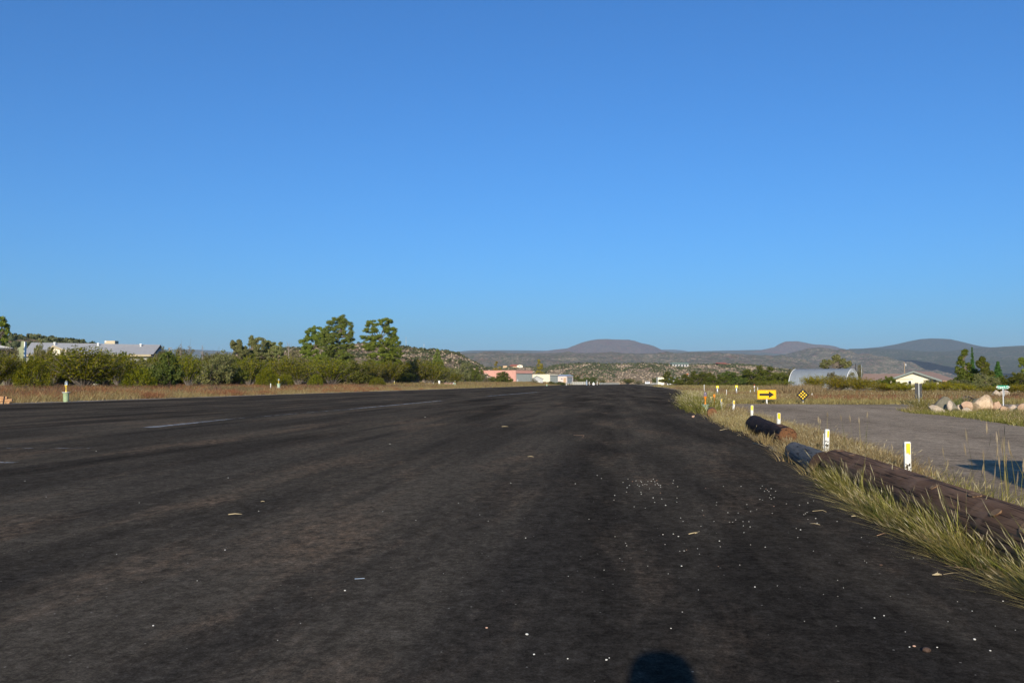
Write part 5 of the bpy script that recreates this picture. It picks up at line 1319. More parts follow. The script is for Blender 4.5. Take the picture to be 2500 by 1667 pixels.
# ------------------------------------------------------------------ pebbles and litter on the asphalt
def pebble_proto(mat, seed, nm='pebble'):
    rr = np.random.RandomState(seed); bm = bmesh.new(); bmesh.ops.create_icosphere(bm, subdivisions=2, radius=.5)
    for v in bm.verts:
        v.co *= 1+.25*(rr.rand()-.5); v.co.z *= .62
    me = bpy.data.meshes.new(nm); bm.to_mesh(me); bm.free(); me.materials.append(M[mat]); return me
pm = [pebble_proto('pebble_w', 1), pebble_proto('pebble_w', 2), pebble_proto('pebble_p', 3), pebble_proto('pebble_d', 4)]
z4 = [(780,420,12),(773,463,6),(1034,408,11),(1030,390,8),(1146,443,13),(1228,453,9),(1215,398,8),(1111,357,9),(1217,341,9),(1379,337,9),(1372,444,7),(1370,482,8),(1160,484,8),(1264,513,13),(965,527,7),(1070,539,10),(1129,286,8),(1097,289,7),(1148,267,6),(1181,279,6),(1163,291,6),(1166,319,7),(1200,322,6),(1217,324,6),(1187,308,5),(1068,315,8),(1087,318,8),(1047,320,9),(1015,333,10),(1030,284,8),(1036,296,8),(983,282,8),(949,288,5),(921,324,8),(898,347,7),(907,265,5),(860,296,7),(893,388,6),(997,321,6),(1340,280,5),(1335,304,5),(1982,334,8),(1745,511,10),(1749,486,7),(1612,562,8),(1623,607,8),(1854,582,11),(1952,586,6),(1928,650,10),(1899,671,9),(1869,671,10),(1997,666,9),(2053,667,9),(2064,716,11),(2000,706,9),(2070,570,10),(2128,553,9),(2276,589,9),(2292,523,10),(1722,665,9),(1405,632,10),(1236,789,14),(1335,783,12),(1382,807,18),(1561,773,12),(1597,709,8),(1771,850,16),(1779,902,8),(1563,920,10),(1436,942,13),(1394,945,10),(1458,932,6),(1580,971,7),(1410,1085,20),(1090,1083,8),(891,894,13),(882,868,9),(781,808,11),(826,1011,10),(1255,881,8),(2205,907,13),(2066,884,10),(2005,770,8),(1962,1074,11),(1758,1087,10),(1568,1306,8),(2102,1280,17),(2315,1268,9),(1414,1513,13),(406,310,7),(337,1179,7),(535,644,7),(676,1121,8),(867,1117,7),(615,231,6),(655,260,5),(2184,331,6),(2218,358,8),(2205,380,10),(2232,372,6),(2247,383,6),(2268,355,6),(2262,417,8),(2252,440,8),(2268,453,7),(2295,440,7),(2310,380,5),(2168,354,5),(2160,457,6),(1283,1155,5),(1645,352,5),(1815,334,5),(2185,463,5),(1428,663,7),(2036,506,7)]
peb = [(1300+a/3.92, 1100+b2/3.92, s_/3.92*.85, 0) for a, b2, s_ in z4]
peb = [(a, b2, s_, 2 if i % 13 == 6 else i % 2) for i, (a, b2, s_, _) in enumerate(peb)]
z3 = [(335,246,14),(348,289,12),(262,253,10),(254,187,8),(238,200,8),(223,209,8),(190,352,14),(149,338,9),(163,424,10),(319,78,9),(263,98,12),(183,119,9),(60,107,10),(767,423,8),(538,273,7),(309,551,8),(811,660,7),(793,643,6),(534,825,9),(588,895,7),(533,974,9),(398,956,7),(1031,974,8),(1664,1024,9),(1800,1112,14),(1255,615,10),(967,1156,18),(876,1177,18),(513,1251,9),(214,1207,8),(1816,1379,32),(1462,1451,20),(1962,1482,20),(2295,1477,18),(1202,1447,18),(2306,1289,18),(2332,1277,14),(2204,1289,10),(1570,1210,10),(2016,1251,7),(2095,1020,16),(1165,1305,10)]
peb += [(1900+a/3.92, 1200+b2/3.92, s_/3.92*.85, i % 2) for i, (a, b2, s_) in enumerate(z3)]
z6 = [(2213,1242,16),(768,1015,8),(1008,1460,14),(1280,1180,8),(1453,988,10),(1935,1445,8),(1792,1550,9),(905,692,5),(315,655,5),(178,555,5),(625,367,5),(1466,535,5),(170,1530,0)]
peb += [(a/2.613, 960+b2/2.613, s_/2.613*.85, 0) for a, b2, s_ in z6 if s_]
z7 = [(1785,1070,9),(1691,725,6),(2100,729,7),(1494,924,6),(1090,959,5),(1266,1292,6),(923,479,5),(1145,308,5),(1359,851,5),(95,901,6),(880,903,4),(2054,1308,6),(1548,964,5)]
peb += [(600+a/2.613, 900+b2/2.613, s_/2.613*.9, 0) for a, b2, s_ in z7]
peb += [(1120+69,1524,5.5,2),(1286,1540,7.5,0),(1303,1587,5,0),(1384,1597,4,0),(1477,1600,6,0),(1484,1595,3.5,0),(1633,1525,3.5,0),(2218,1568,8,2)]
for i, (px_, py_, s_, kk) in enumerate(peb):
    if py_ < 1095 and px_ > 1900: continue
    x, y = GP(px_, py_); s = max(s_, 2.1)/F*y
    if x > edge_x(y): continue
    lab, grp = (('small pinkish pebble lying on the black asphalt', 'pinkish pebbles on the asphalt') if kk == 2 else ('small white pebble lying on the black asphalt', 'white pebbles scattered on the asphalt'))
    o = link('pebble', pm[kk], None, (x, y, s*.22)); o.scale = (s*random.uniform(.9,1.2), s, s*random.uniform(.8,1.1)); o.rotation_euler = (0, 0, random.random()*6); tag(o, lab, 'pebble', grp)
x, y = GP(2247, 1580); s = 20/F*y; o = link('stone', pm[3], None, (x, y, s*.25)); o.scale = (s, s, s); tag(o, 'dark brown stone casting a shadow on the asphalt near the bottom right', 'stone')
x, y = GP(2141, 1375.5); s = 9/F*y; o = link('stone', pm[3], None, (x, y, s*.25)); o.scale = (s, s, s*.8); tag(o, 'small olive stone alone on the asphalt left of the straw head', 'stone')
def straw(label, p0, p1, mat='straw', w=.0022, name='straw', lift=.004, bend=.0, group='loose straws on the asphalt'):
    a = Vector((*GP(*p0), lift)); b2 = Vector((*GP(*p1), lift)); m_ = (a+b2)/2 + Vector((bend, bend, .004)); mb = MB()
    w *= .5; mb.tube([(0,0,0), m_-a, b2-a], [w, w, w*.6], 5); o = mb.build(name, M[mat], None, loc=a); return tag(o, label, 'straw', group)
straw('pale straight straw lying crosswise on the asphalt, left foreground', (563,1254), (596,1253.5), w=.006)
straw('short pale straw up right of the straight straw in the left foreground', (641,1223), (651,1223), w=.004)
straw('pale straw on the asphalt towards the far centre', (1225,1041), (1241,1041), w=.009)
straw('thin pale straw on the asphalt centre', (1288,1114), (1303,1114.5), w=.006)
straw('bent reddish straw left of the right grass', (1400,1062), (1422,1066.5), 'red_stick', w=.006, bend=.1)
straw('curly pale straw amid the white pebbles', (1678,1301), (1693,1300), w=.005, bend=.05)
straw('curved pale straw near the big log, left of the grass', (1978,1246), (2012,1248), w=.003, bend=.03)
straw('thin grey straw in the pebbles by the grass', (1971,1276), (1996,1279), w=.003)
straw('flat pale chip of straw by the grass', (2072,1258.5), (2088,1259), w=.006)
straw('reddish twig beside the grass edge', (2133,1305), (2155,1301), 'red_stick', w=.003, bend=.02)
straw('long thin twig pointing at the dark log', (1756,1050), (1795,1043), w=.008)
straw('long bleached stalk lying out of the grass', (1835,1080), (1868,1090), w=.006)
straw('pale stem of the fallen seed head', (2292,1398), (2344,1395), w=.0016)
x, y = GP(2276, 1400.5); mb = MB(); mb.tube([(-.02,0,0),(0,.0,.003),(.022,.002,0)], [.001,.006,.002], 7); mb.tube([(0,.0,.003),(.012,.015,.012)], [.002,.0006], 5)
o = mb.build('fallen_seed_head', M['straw'], None, loc=(x, y, .006)); tag(o, 'golden fallen seed head on the asphalt near the grass', 'seed head')
straw('pink straw half under the grass at the lower right', (2295,1378), (2385,1391), 'red_stick', w=.002)
x, y = GP(882, 1407); mb = MB(); mb.box(-.020,.020,-.0025,.0025,0,.002); o = mb.build('plastic_scrap', M['blue_roof'], None, loc=(x, y, .001)); o.rotation_euler = (0,0,.25); tag(o, 'thin pale blue plastic scrap on the asphalt', 'scrap')
# ------------------------------------------------------------------ buildings
def hangar(label, cpx, d, lpx, rpx, top, ang, wallm, doorm, name='hangar', z0=-.1, door=(.08,.95,.30), trim=True, rtop=None):
    """box building whose near corner stands in column cpx; returns root, lengths; local x to the right face, y along the left wall"""
    cx = PX(cpx, d); ld = Vector((-math.cos(ang), math.sin(ang))); rd = Vector((math.sin(ang), math.cos(ang)))
    def ln(px_, v): q = (px_-1250)/F; return (q*d-cx)/(v.x-q*v.y)
    A = ln(lpx, ld); B = ln(rpx, rd); Ht = PZ(top, d)-z0
    root = thing(name, label, 'hangar', (cx, d, z0), 0)
    P = lambda a, b_, z: (ld.x*a+rd.x*b_, ld.y*a+rd.y*b_, z)
    mb = MB(); mb.add([P(0,0,0),P(A,0,0),P(A,B,0),P(0,B,0),P(0,0,Ht),P(A,0,Ht),P(A,B,Ht),P(0,B,Ht)], [(0,1,2,3),(4,5,6,7),(0,1,5,4),(1,2,6,5),(2,3,7,6),(3,0,4,7)])
    mb.build('walls', M[wallm], root)
    mb = MB(); t = .12
    for (a0,b0,a1,b1) in ((-t,-t,A+t,.15),(-t,.15,.15,B+t)):
        mb.add([P(a0,b0,Ht+.003),P(a1,b0,Ht+.003),P(a1,b1,Ht+.003),P(a0,b1,Ht+.003),P(a0,b0,Ht+.18),P(a1,b0,Ht+.18),P(a1,b1,Ht+.18),P(a0,b1,Ht+.18)], [(0,1,2,3),(4,5,6,7),(0,1,5,4),(1,2,6,5),(2,3,7,6),(3,0,4,7)])
    mb.build('parapet_cap', M[wallm], root)
    b0, b1, th = B*door[0], B*door[1], Ht*(1-door[2])
    mb = MB(); mb.add([P(-.06,b0,0),P(-.06,b1,0),P(-.06,b1,th),P(-.06,b0,th),P(.02,b0,0),P(.02,b1,0),P(.02,b1,th),P(.02,b0,th)], [(0,1,2,3),(4,5,6,7),(0,1,5,4),(1,2,6,5),(2,3,7,6),(3,0,4,7)])
    dr = mb.build('hangar_door', M[doorm], root)
    mb = MB(); mb.add([P(-.14,b0-.2,th+.01),P(-.14,b1+.2,th+.01),P(-.14,b1+.2,th+.25),P(-.14,b0-.2,th+.25),P(.02,b0-.2,th+.01),P(.02,b1+.2,th+.01),P(.02,b1+.2,th+.25),P(.02,b0-.2,th+.25)], [(0,1,2,3),(4,5,6,7),(0,1,5,4),(1,2,6,5),(2,3,7,6),(3,0,4,7)])
    mb.build('door_header', M['dark_roof'], root)
    return root, P, A, B, Ht
root, P, A, B, Ht = hangar('long pink stucco hangar with a grey sliding door on its right side', 1259, 385, 1155, 1300, 904.5, R(37), 'pink', 'door_grey', door=(.04,.97,.22))
mb = MB(); mb.add([P(-.10,B*.06,0),P(-.10,B*.14,0),P(-.10,B*.14,2.5),P(-.10,B*.06,2.5),P(-.07,B*.06,0),P(-.07,B*.14,0),P(-.07,B*.14,2.5),P(-.07,B*.06,2.5)], [(0,1,2,3),(4,5,6,7),(0,1,5,4),(1,2,6,5),(2,3,7,6),(3,0,4,7)]); mb.build('side_door', M['white_paint'], root)
mb = MB(); mb.prism([P(A+.005,1,0),P(A+2.3,1,0),P(A+2.3,1,1.9),P(A+.005,1,2.9)], Vector(P(0,6,0))); mb.build('lean_to', M['pink'], root)
mb = MB(); mb.prism([P(A+2.5,.8,1.85),P(A+.005,.8,2.95),P(A+.005,.8,3.1),P(A+2.5,.8,2.0)], Vector(P(0,6.4,0))); mb.build('lean_to_roof', M['white_pink'], root)
mb = MB()
for q in range(7): mb.add([P(A*(.06+.14*q)+u,-.05,Ht-.85+w) for u, w in ((0,0),(.18,0),(.18,.18),(0,.18))]+[P(A*(.06+.14*q)+u,.01,Ht-.85+w) for u, w in ((0,0),(.18,0),(.18,.18),(0,.18))], [(0,1,2,3),(0,1,5,4),(1,2,6,5),(2,3,7,6),(3,0,4,7)])
mb.build('scuppers', M['dark_roof'], root)
hangar('cream hangar with a grey door, right of the pink one', 1342, 430, 1286, 1362, 914.3, R(37), 'cream', 'door_grey', door=(.06,.98,.13))
root, P, A, B, Ht = hangar('pale pinkish third hangar with a blue grey gable roof and roller door', 1383, 470, 1360, 1399, 919, R(38), 'white_pink', 'roll_door', door=(.12,.88,.12))
mb = MB(); mb.add([P(-.3,-.3,Ht+.19),P(-.3,B/2,Ht+1.1),P(-.3,B+.3,Ht+.19),P(A+.3,-.3,Ht+.19),P(A+.3,B/2,Ht+1.1),P(A+.3,B+.3,Ht+.19)], [(0,1,2),(3,4,5),(0,1,4,3),(1,2,5,4),(0,2,5,3)]); mb.build('roof', M['blue_roof'], root)
mb = MB(); mb.add([P(A*.05,-.05,0),P(A*.32,-.05,0),P(A*.32,-.05,Ht*.85),P(A*.05,-.05,Ht*.85)], [(0,1,2,3)]); mb.build('tan_panel', M['tan_wall'], root)
mb = MB(); mb.add([P(A*.55,-.06,0),P(A*.95,-.06,0),P(A*.95,-.06,Ht*.4),P(A*.55,-.06,Ht*.4)], [(0,1,2,3)]); mb.build('carport_shade_panel', M['dark_roof'], root)  # flat dark sheet on the solid wall, painted shade of a carport's inside
for q in (.42, .52):
    mb = MB(); mb.add([P(A*q,-.06,Ht*.65),P(A*(q+.06),-.06,Ht*.65),P(A*(q+.06),-.06,Ht*.8),P(A*q,-.06,Ht*.8)], [(0,1,2,3)]); mb.build('window', M['window'], root)

def gable(label, cat, d, x0, x1, eave, apex_px, apex, length, rot, wallm, roofm, name='house', z0=-.1, over=.4, trim='trim', thick=.18):
    """gable end facing the viewer between columns x0 and x1; the roof runs back `length` metres"""
    ax = PX(apex_px, d); cx = ax; ux, uy = math.cos(rot), math.sin(rot); LL = lambda p: ((p-1250)/F*d-cx)/(ux-(p-1250)/F*uy); W0 = cx+LL(x0); W1 = cx+LL(x1)
    root = thing(name, label, cat, (cx, d, z0), rot); he = PZ(eave, d)-z0; ha = PZ(apex, d)-z0; a = W0-cx; b_ = W1-cx; m_ = ax-cx
    a_ = a+over; b2 = b_-over; sl = (ha-he)/(m_-a); 
    mb = MB(); hz0 = he+over*sl-.12; hz1 = he+over*(ha-he)/(b_-m_)-.12
    mb.prism([(a_,0,0),(b2,0,0),(b2,0,hz1),(m_,0,ha-.12),(a_,0,hz0)], (0,length,0)); mb.build('walls', M[wallm], root)
    rf = MB(); rf.prism([(a,-over,he),(m_,-over,ha),(b_,-over,he),(b_,-over,he-thick),(m_,-over,ha-thick),(a,-over,he-thick)], (0,length+2*over,0)); rfo = rf.build('roof', M[roofm], root)
    tr = MB(); tr.prism([(a-.02,-over-.05,he+.02),(m_,-over-.05,ha+.02),(b_+.02,-over-.05,he+.02),(b_+.02,-over-.05,he-thick-.05),(m_,-over-.05,ha-thick-.05),(a-.02,-over-.05,he-thick-.05)], (0,.045,0)); tr.build('barge_board', M[trim], root)
    return root, he, ha, a, b_, m_
root, he, ha, a, b_, m_ = gable('small grey gabled shed between the pink and the cream hangar', 'shed', 360, 1296, 1327, 925, 1311, 917, 7, 0, 'greywall', 'dark_roof', name='shed', over=.25)
mb = MB(); mb.quad((.2,-.02,.0),(1.1,-.02,.0),(1.1,-.02,1.6),(.2,-.02,1.6)); mb.build('door', M['white_paint'], root)

# left: long building, grey shingle roof
d = 122; z0 = float(gz(PX(220, d), d)); k = d/F
root = thing('long_building', 'long low white building with a grey shingle roof, behind the left bushes', 'building', (PX(215, d), d, z0))
X = lambda p, y=0.0: PX(p, d+y)-PX(215, d); Z = lambda p, y=0.0: PZ(p, d+y)-z0
ev = Z(865, -.6); xr = X(372)
mb = MB(); mb.add([(X(62),0,0),(xr,0,0),(xr+.2,8.4,0),(X(62)-4,8.4,0),(X(62),0,Z(866.5)),(xr,0,Z(866.5)),(xr+.2,8.4,Z(866.5)),(X(62)-4,8.4,Z(866.5))], [(0,3,2,1),(4,5,6,7),(0,1,5,4),(1,2,6,5),(2,3,7,6),(3,0,4,7)]); mb.build('walls', M['building_wall'], root)
e0 = (X(56,-.6),-.6,ev); e1 = (X(373.5,-.6),-.6,ev); e2 = (X(401,9.0),9.0,ev); e3 = (X(50,9.0),9.0,ev); r0 = (X(76,4.2),4.2,Z(836,4.2)); r1 = (X(391.5,4.2),4.2,Z(841.5,4.2))
mb = MB(); mb.add([e0,e1,e2,e3,r0,r1], [(0,1,5,4),(2,3,4,5),(3,0,4)]); rfo = mb.build('roof', M['grey_shingle'], root)
mb = MB(); mb.box(X(56), X(373), -.66, -.60, ev-.28, ev-.01); mb.build('fascia', M['tan_trim'], root)
o2 = lambda p, dz: (p[0]+.03, p[1], p[2]+dz)
mb = MB(); mb.add([o2(e1,.02),o2(e2,.02),o2(r1,.03),o2(e1,-.3),o2(e2,-.3),o2(r1,-.32)], [(0,2,5,3),(2,1,4,5)]); mb.build('barge_board', M['dark_roof'], root)
mb = MB(); mb.add([(xr+.02,.0,Z(866.5)+.002),(xr+.22,8.4,Z(866.5)+.002),(r1[0]-.35,4.2,r1[2]-.35)], [(0,1,2)]); mb.build('gable_end', M['building_wall'], root)
for q in (132.5, 239, 343):
    mb = MB(); w = 3.2*k; mb.lathe([(w*.75,0),(w*.75,7*k*.6),(w,7*k*.6),(w,7*k),(0,7.5*k)], (X(q,3.4),3.4,Z(838+(q-132)*.018+4,3.4)-.02), 12); mb.build('roof_vent', M['white_clean'], root)
mb = MB(); mb.box(X(254,4.3), X(279.5,4.3), 4.3, 5.5, Z(841.5,4.3), Z(831.5,4.3)); cl_ = mb.build('rooftop_cooler', M['tan_box'], root, .03)
mb = MB(); mb.box(X(255,4.3), X(258.5,4.3), 4.27, 4.295, Z(835,4.3), Z(832.5,4.3)); mb.build('badge', M['white_clean'], cl_)
gx0, gx1, gxa = X(113,-2.6), X(188,-2.6), X(131,-2.6); ga = Z(843,-2.6); gb = Z(863.5,-2.6)
mb = MB(); mb.prism([(gx0+.3,-2.6,0),(gx1-.3,-2.6,0),(gx1-.3,-2.6,gb-.25),(gxa,-2.6,ga-.25),(gx0+.3,-2.6,gb-.35)], (-1.4,2.9,0)); mb.build('front_gable', M['cream'], root)
mb = MB(); mb.prism([(gx0,-3.0,gb-.1),(gxa,-3.0,ga),(gx1,-3.0,gb),(gx1,-3.0,gb-.22),(gxa,-3.0,ga-.24),(gx0,-3.0,gb-.32)], (-2.6,5.4,0)); mb.build('gable_roof', M['tan_trim'], root)
for q in (215, 262, 300):
    mb = MB(); mb.box(X(q), X(q+9), -.02, .0, Z(882), Z(872)); mb.build('window', M['window'], root)
# house corner and wall at the far left
d = 88; z0 = float(gz(PX(10, d), d)); cx = PX(0, d); root = thing('dark_house', 'dark roofed house corner cut by the left edge of the frame', 'house', (cx, d, z0))
X = lambda p: PX(p, d)-cx; Z = lambda p: PZ(p, d)-z0
mb = MB(); mb.prism([(X(-150),0,0),(X(36),0,0),(X(36),0,Z(852)),(X(-150),0,Z(852))], (-4.2,7,0)); mb.build('walls', M['green_wall'], root)
mb = MB(); mb.prism([(X(-160),-1.0,Z(850)),(X(45),-1.0,Z(853.5)),(X(45),-1.0,Z(850.5)),(X(0),-1.0,Z(841)),(X(-160),-1.0,Z(820))], (-5.2,9,0)); mb.build('roof', M['grey_shingle'], root)
mb = MB(); mb.prism([(X(-160),-1.12,Z(851)),(X(45.3),-1.12,Z(855.5)),(X(45.3),-1.12,Z(851)),(X(-160),-1.12,Z(844))], (0,.1,0)); mb.build('fascia', M['dark_roof'], root)
mb = MB(); mb.box(X(-40), X(22), -.03, .0, Z(880), Z(860)); mb.build('window', M['window'], root)
root = thing('chimney_wall', 'sage green wall end with a white edge, left of the long building', 'wall', (PX(52, 100), 100, .4))
d = 100; X = lambda p: PX(p, d)-PX(52, d); Z = lambda p: PZ(p, d)-.4
mb = MB(); mb.prism([(X(40),0,0),(X(58),0,0),(X(58),0,Z(832.5)),(X(52),0,Z(832.5)),(X(51),0,Z(846)),(X(45),0,Z(848)),(X(40),0,Z(858))], (-.75,1.2,0)); mb.build('wall', M['green_wall'], root)
mb = MB(); mb.box(X(58.2), X(60.4), -.05, .3, 0, Z(834.5)); mb.build('edge_board', M['white_clean'], root)

# right: corrugated arched hut
d = 150; k = d/F; cx = PX(2080, d); root = thing('quonset_hut', 'corrugated steel arched hut with a white end wall', 'hut', (cx, d, -.1), 0)
rad = 3.9; hw = 3.3; ang0 = R(39)      # the barrel runs left and away
ax_ = Vector((-math.cos(ang0), math.sin(ang0)))*1.0; cr = Vector((math.sin(ang0), math.cos(ang0)))
# end wall centre at column 2080; barrel to column ~1950
def barrel(t, th, rr=1.0, ext=0): 
    u = -math.cos(th)*hw*rr; z = math.sin(th)*(PZ(900, d)+.1)*rr
    # superellipse-like section
    p = ax_*t + cr*u; return (p.x, p.y, max(z, 0))
Lb = 9.6; n_t = 60; n_s = 20; V = []; 
for i in range(n_t+1):
    rip = .05*math.cos(i*math.pi*.75)
    for j in range(n_s+1): V.append(barrel(Lb*i/n_t, math.pi*j/n_s, 1+rip*.28))
Fq = [(i*(n_s+1)+j, i*(n_s+1)+j+1, (i+1)*(n_s+1)+j+1, (i+1)*(n_s+1)+j) for i in range(n_t) for j in range(n_s)]
mb = MB(); mb.add(V, Fq, True); mb.build('arched_roof', M['quonset'], root)
mb = MB(); mb.add([barrel(.04, math.pi*j/n_s, .985) for j in range(n_s+1)], [tuple(range(n_s+1))]); mb.build('end_wall', M['quonset_end'], root)
mb = MB(); mb.add([barrel(Lb-.04, math.pi*j/n_s, .985) for j in range(n_s+1)], [tuple(range(n_s+1))]); mb.build('end_wall', M['quonset_end'], root)
mb = MB(); mb.tube([barrel(-.04, math.pi*j/n_s, 1.0) for j in range(n_s+1)], .05, 6); mb.build('rim', M['white_clean'], root)
mb = MB(); mb.tube([barrel(Lb+.04, math.pi*j/n_s, 1.0) for j in range(n_s+1)], .05, 6); mb.build('rim', M['white_clean'], root)

# cream house with gable, brown roofed wing
root, he, ha, a, b_, m_ = gable('cream house with a wide low gable facing the runway', 'house', 125, 2164, 2300, 928, 2232, 905.5, 11.5, R(-36), 'cream_yellow', 'brown_roof', name='gable_house', over=.5)
k = 125/F
mb = MB(); mb.box(-.6*3*k+m_*1-.0, m_+3*k, -.03, .0, ha-.12-9*k, ha-.12-4*k); mb.build('gable_vent', M['white_paint'], root)
w = mb = MB(); mb.box(-.8,-.45,-.03,.0,he-1.2,he-.1); wd = mb.build('window', M['window'], root); mb = MB(); mb.box(-.87,-.38,-.05,-.031,he-.1,he-.03); mb.box(-.87,-.805,-.05,-.031,he-1.2,he-.1); mb.box(-.445,-.38,-.05,-.031,he-1.2,he-.1); mb.build('frame', M['white_clean'], wd)
mb = MB(); mb.box(a+.5,-.2,-.05,.0,he+.08,he+.16); mb.build('trim_band', M['tan_trim'], root)
mb = MB(); mb.box(1.9,2.8,-.03,.0,he-1.3,he+.05); mb.build('window', M['window'], root)
mb = MB(); mb.prism([(b_-.6,2,0),(b_-.5,2,0),(b_-.5,2,he-.2),(b_-.6,2,he-.2)], (0,.1,0)); mb.build('porch_post', M['white_clean'], root)
# porch roof on the right
mb = MB(); mb.add([(b_-.3,.2,he-.03),(b_+2.2,.8,he-.18),(b_+2.2,9.5,he-.18),(b_-.3,9.5,he-.03),(b_-.3,.2,he-.18),(b_+2.2,.8,he-.30),(b_+2.2,9.5,he-.30),(b_-.3,9.5,he-.18)], [(0,1,2,3),(4,5,6,7),(0,1,5,4),(1,2,6,5),(2,3,7,6),(3,0,4,7)]); mb.build('porch_roof', M['brown_roof'], root)
mb = MB(); mb.box(b_+1.9,b_+2.05,1.2,1.35,0,he-.31); mb.build('porch_post', M['white_clean'], root)
d = 140; cx = PX(2165, d); root = thing('brown_roof_house', 'low house wing with a brown shingle roof, left of the cream gable', 'house', (cx, d, -.1))
X = lambda p, y=0.0: PX(p, d+y)-cx; Z = lambda p, y=0.0: PZ(p, d+y)+.1
mb = MB(); mb.box(X(2108,1.2), X(2205,1.2), 1.2, 8, 0, Z(929)); mb.build('walls', M['cream'], root)
mb = MB(); mb.add([(X(2097),-.6,Z(928.5)),(X(2212),-.6,Z(927)),(X(2222,4.4),4.4,Z(912.3,4.4)),(X(2108,4.4),4.4,Z(912.3,4.4)),(X(2100,9.4),9.4,Z(928)),(X(2222,9.4),9.4,Z(928))], [(0,1,2,3),(3,2,5,4),(0,3,4),(1,5,2)]); mb.build('roof', M['brown_roof'], root)
mb = MB(); mb.box(X(2097), X(2218), -.68, -.61, Z(930.2), Z(928.2)); mb.build('fascia', M['trim'], root)
for q in (2133, 2146): mb = MB(); mb.box(X(q), X(q+1.8), -.4, -.25, 0, Z(930.3)); mb.build('porch_post', M['white_clean'], root)
mb = MB(); mb.box(X(2108), X(2128), 1.17, 1.199, Z(940), Z(931)); mb.build('window', M['window'], root)

# hilltop houses
d = 862; z0 = PZ(898, d); root = thing('hilltop_house', 'red roofed tan house on the rise behind the pink hangar', 'house', (PX(1250, d), d, z0)); X = lambda p: PX(p, d)-PX(1250, d); Z = lambda p: PZ(p, d)-z0
mb = MB(); mb.box(X(1252), X(1273), 0, 8, -2, Z(893)); mb.build('walls', M['tan_wall'], root)
mb = MB(); mb.prism([(X(1262),-1.5,-2),(X(1276),-1.5,-2),(X(1276),-1.5,Z(892.3)),(X(1269),-1.5,Z(890)),(X(1262),-1.5,Z(892.5))], (0,1.4,0)); mb.build('front_bay', M['cream'], root)
mb = MB(); mb.add([(X(1243),-1,Z(894)),(X(1264),-1,Z(894)),(X(1264),4,Z(889.5)),(X(1248),4,Z(889.5)),(X(1243),9,Z(894)),(X(1274),9,Z(893)),(X(1270),4,Z(889.6))], [(0,1,2,3),(3,2,6,5,4),(0,3,4)]); mb.build('roof', M['red_roof'], root)
mb = MB(); mb.box(X(1267), X(1270), -1.55, -1.51, Z(894.2), Z(892.6)); mb.build('window', M['window'], root)
mb = MB(); mb.box(X(1228), X(1238), 0, 5, -2, Z(892.8)); mb.build('annex', M['tan_wall'], root)
d = 872; z0 = PZ(896, d); root = thing('hilltop_house', 'sage green house with a long green roof on the crest of the low hill', 'house', (PX(1661, d), d, z0)); X = lambda p: PX(p, d)-PX(1661, d)
mb = MB(); mb.box(X(1641), X(1681), 0, 8, -3, Z(888) if False else PZ(888.5, d)-z0); mb.build('walls', M['greywall'], root)
mb = MB(); zt = PZ(885, d)-z0; ze = PZ(888.7, d)-z0; mb.add([(X(1639.5),-1,ze),(X(1682.5),-1,ze),(X(1681),4,zt),(X(1641),4,zt),(X(1639.5),9,ze),(X(1682.5),9,ze)], [(0,1,2,3),(3,2,5,4),(0,3,4),(1,5,2)]); mb.build('roof', M['green_roof'], root)
for q in (1645, 1652, 1660, 1667, 1674): mb = MB(); mb.box(X(q), X(q+3.2), -.06, -.01, ze-2.2, ze-.5); mb.build('window', M['window'], root)
d = 874; z0 = PZ(895, d); root = thing('hilltop_house', 'flat terracotta roofed house at the right end of the low hill crest', 'house', (PX(1767, d), d, z0)); X = lambda p: PX(p, d)-PX(1767, d); ze = PZ(888, d)-z0
mb = MB(); mb.box(X(1755), X(1784), 0, 8, -3, ze); mb.build('walls', M['tan_wall'], root)
mb = MB(); zt = PZ(884.8, d)-z0; mb.add([(X(1749),-1.5,ze+.3),(X(1781),-1.5,ze-.5),(X(1772),4,zt),(X(1751),4,zt+.1),(X(1749),9,ze),(X(1783),9,ze-.5)], [(0,1,2,3),(3,2,5,4),(0,3,4),(1,5,2)]); mb.build('roof', M['red_roof'], root)
mb = MB(); mb.box(X(1757), X(1768), -.06, -.01, ze-1.8, ze-.4); mb.build('window', M['window'], root)

# runway end: yellow building, grey roof, car, tanks, windsock, fences, poles
d = 520; cx = PX(1613, d); root = thing('yellow_building', 'small yellow building at the runway end behind the round tree', 'building', (cx, d, -.1)); k = d/F
mb = MB(); mb.box(PX(1606,d)-cx, PX(1621,d)-cx, 0, 6, 0, PZ(921.5,d)+.1); mb.build('walls', M['cream_yellow'], root)
mb = MB(); mb.box(PX(1607.6,d)-cx, PX(1616,d)-cx, -.05, -.01, PZ(930,d), PZ(924.5,d)); mb.build('window', M['greywall'], root)
mb = MB(); mb.box(PX(1605.6,d)-cx, PX(1621.4,d)-cx, -.3, 6.3, PZ(921.4,d)+.1, PZ(920.8,d)+.1); mb.build('roof', M['cream'], root)
gable('low building with a pale blue grey roof behind the round tree at the runway end', 'building', 540, 1632, 1656, 928, 1646, 921.5, 8, 0, 'greywall', 'blue_roof', name='low_building', over=.4, trim='blue_roof')
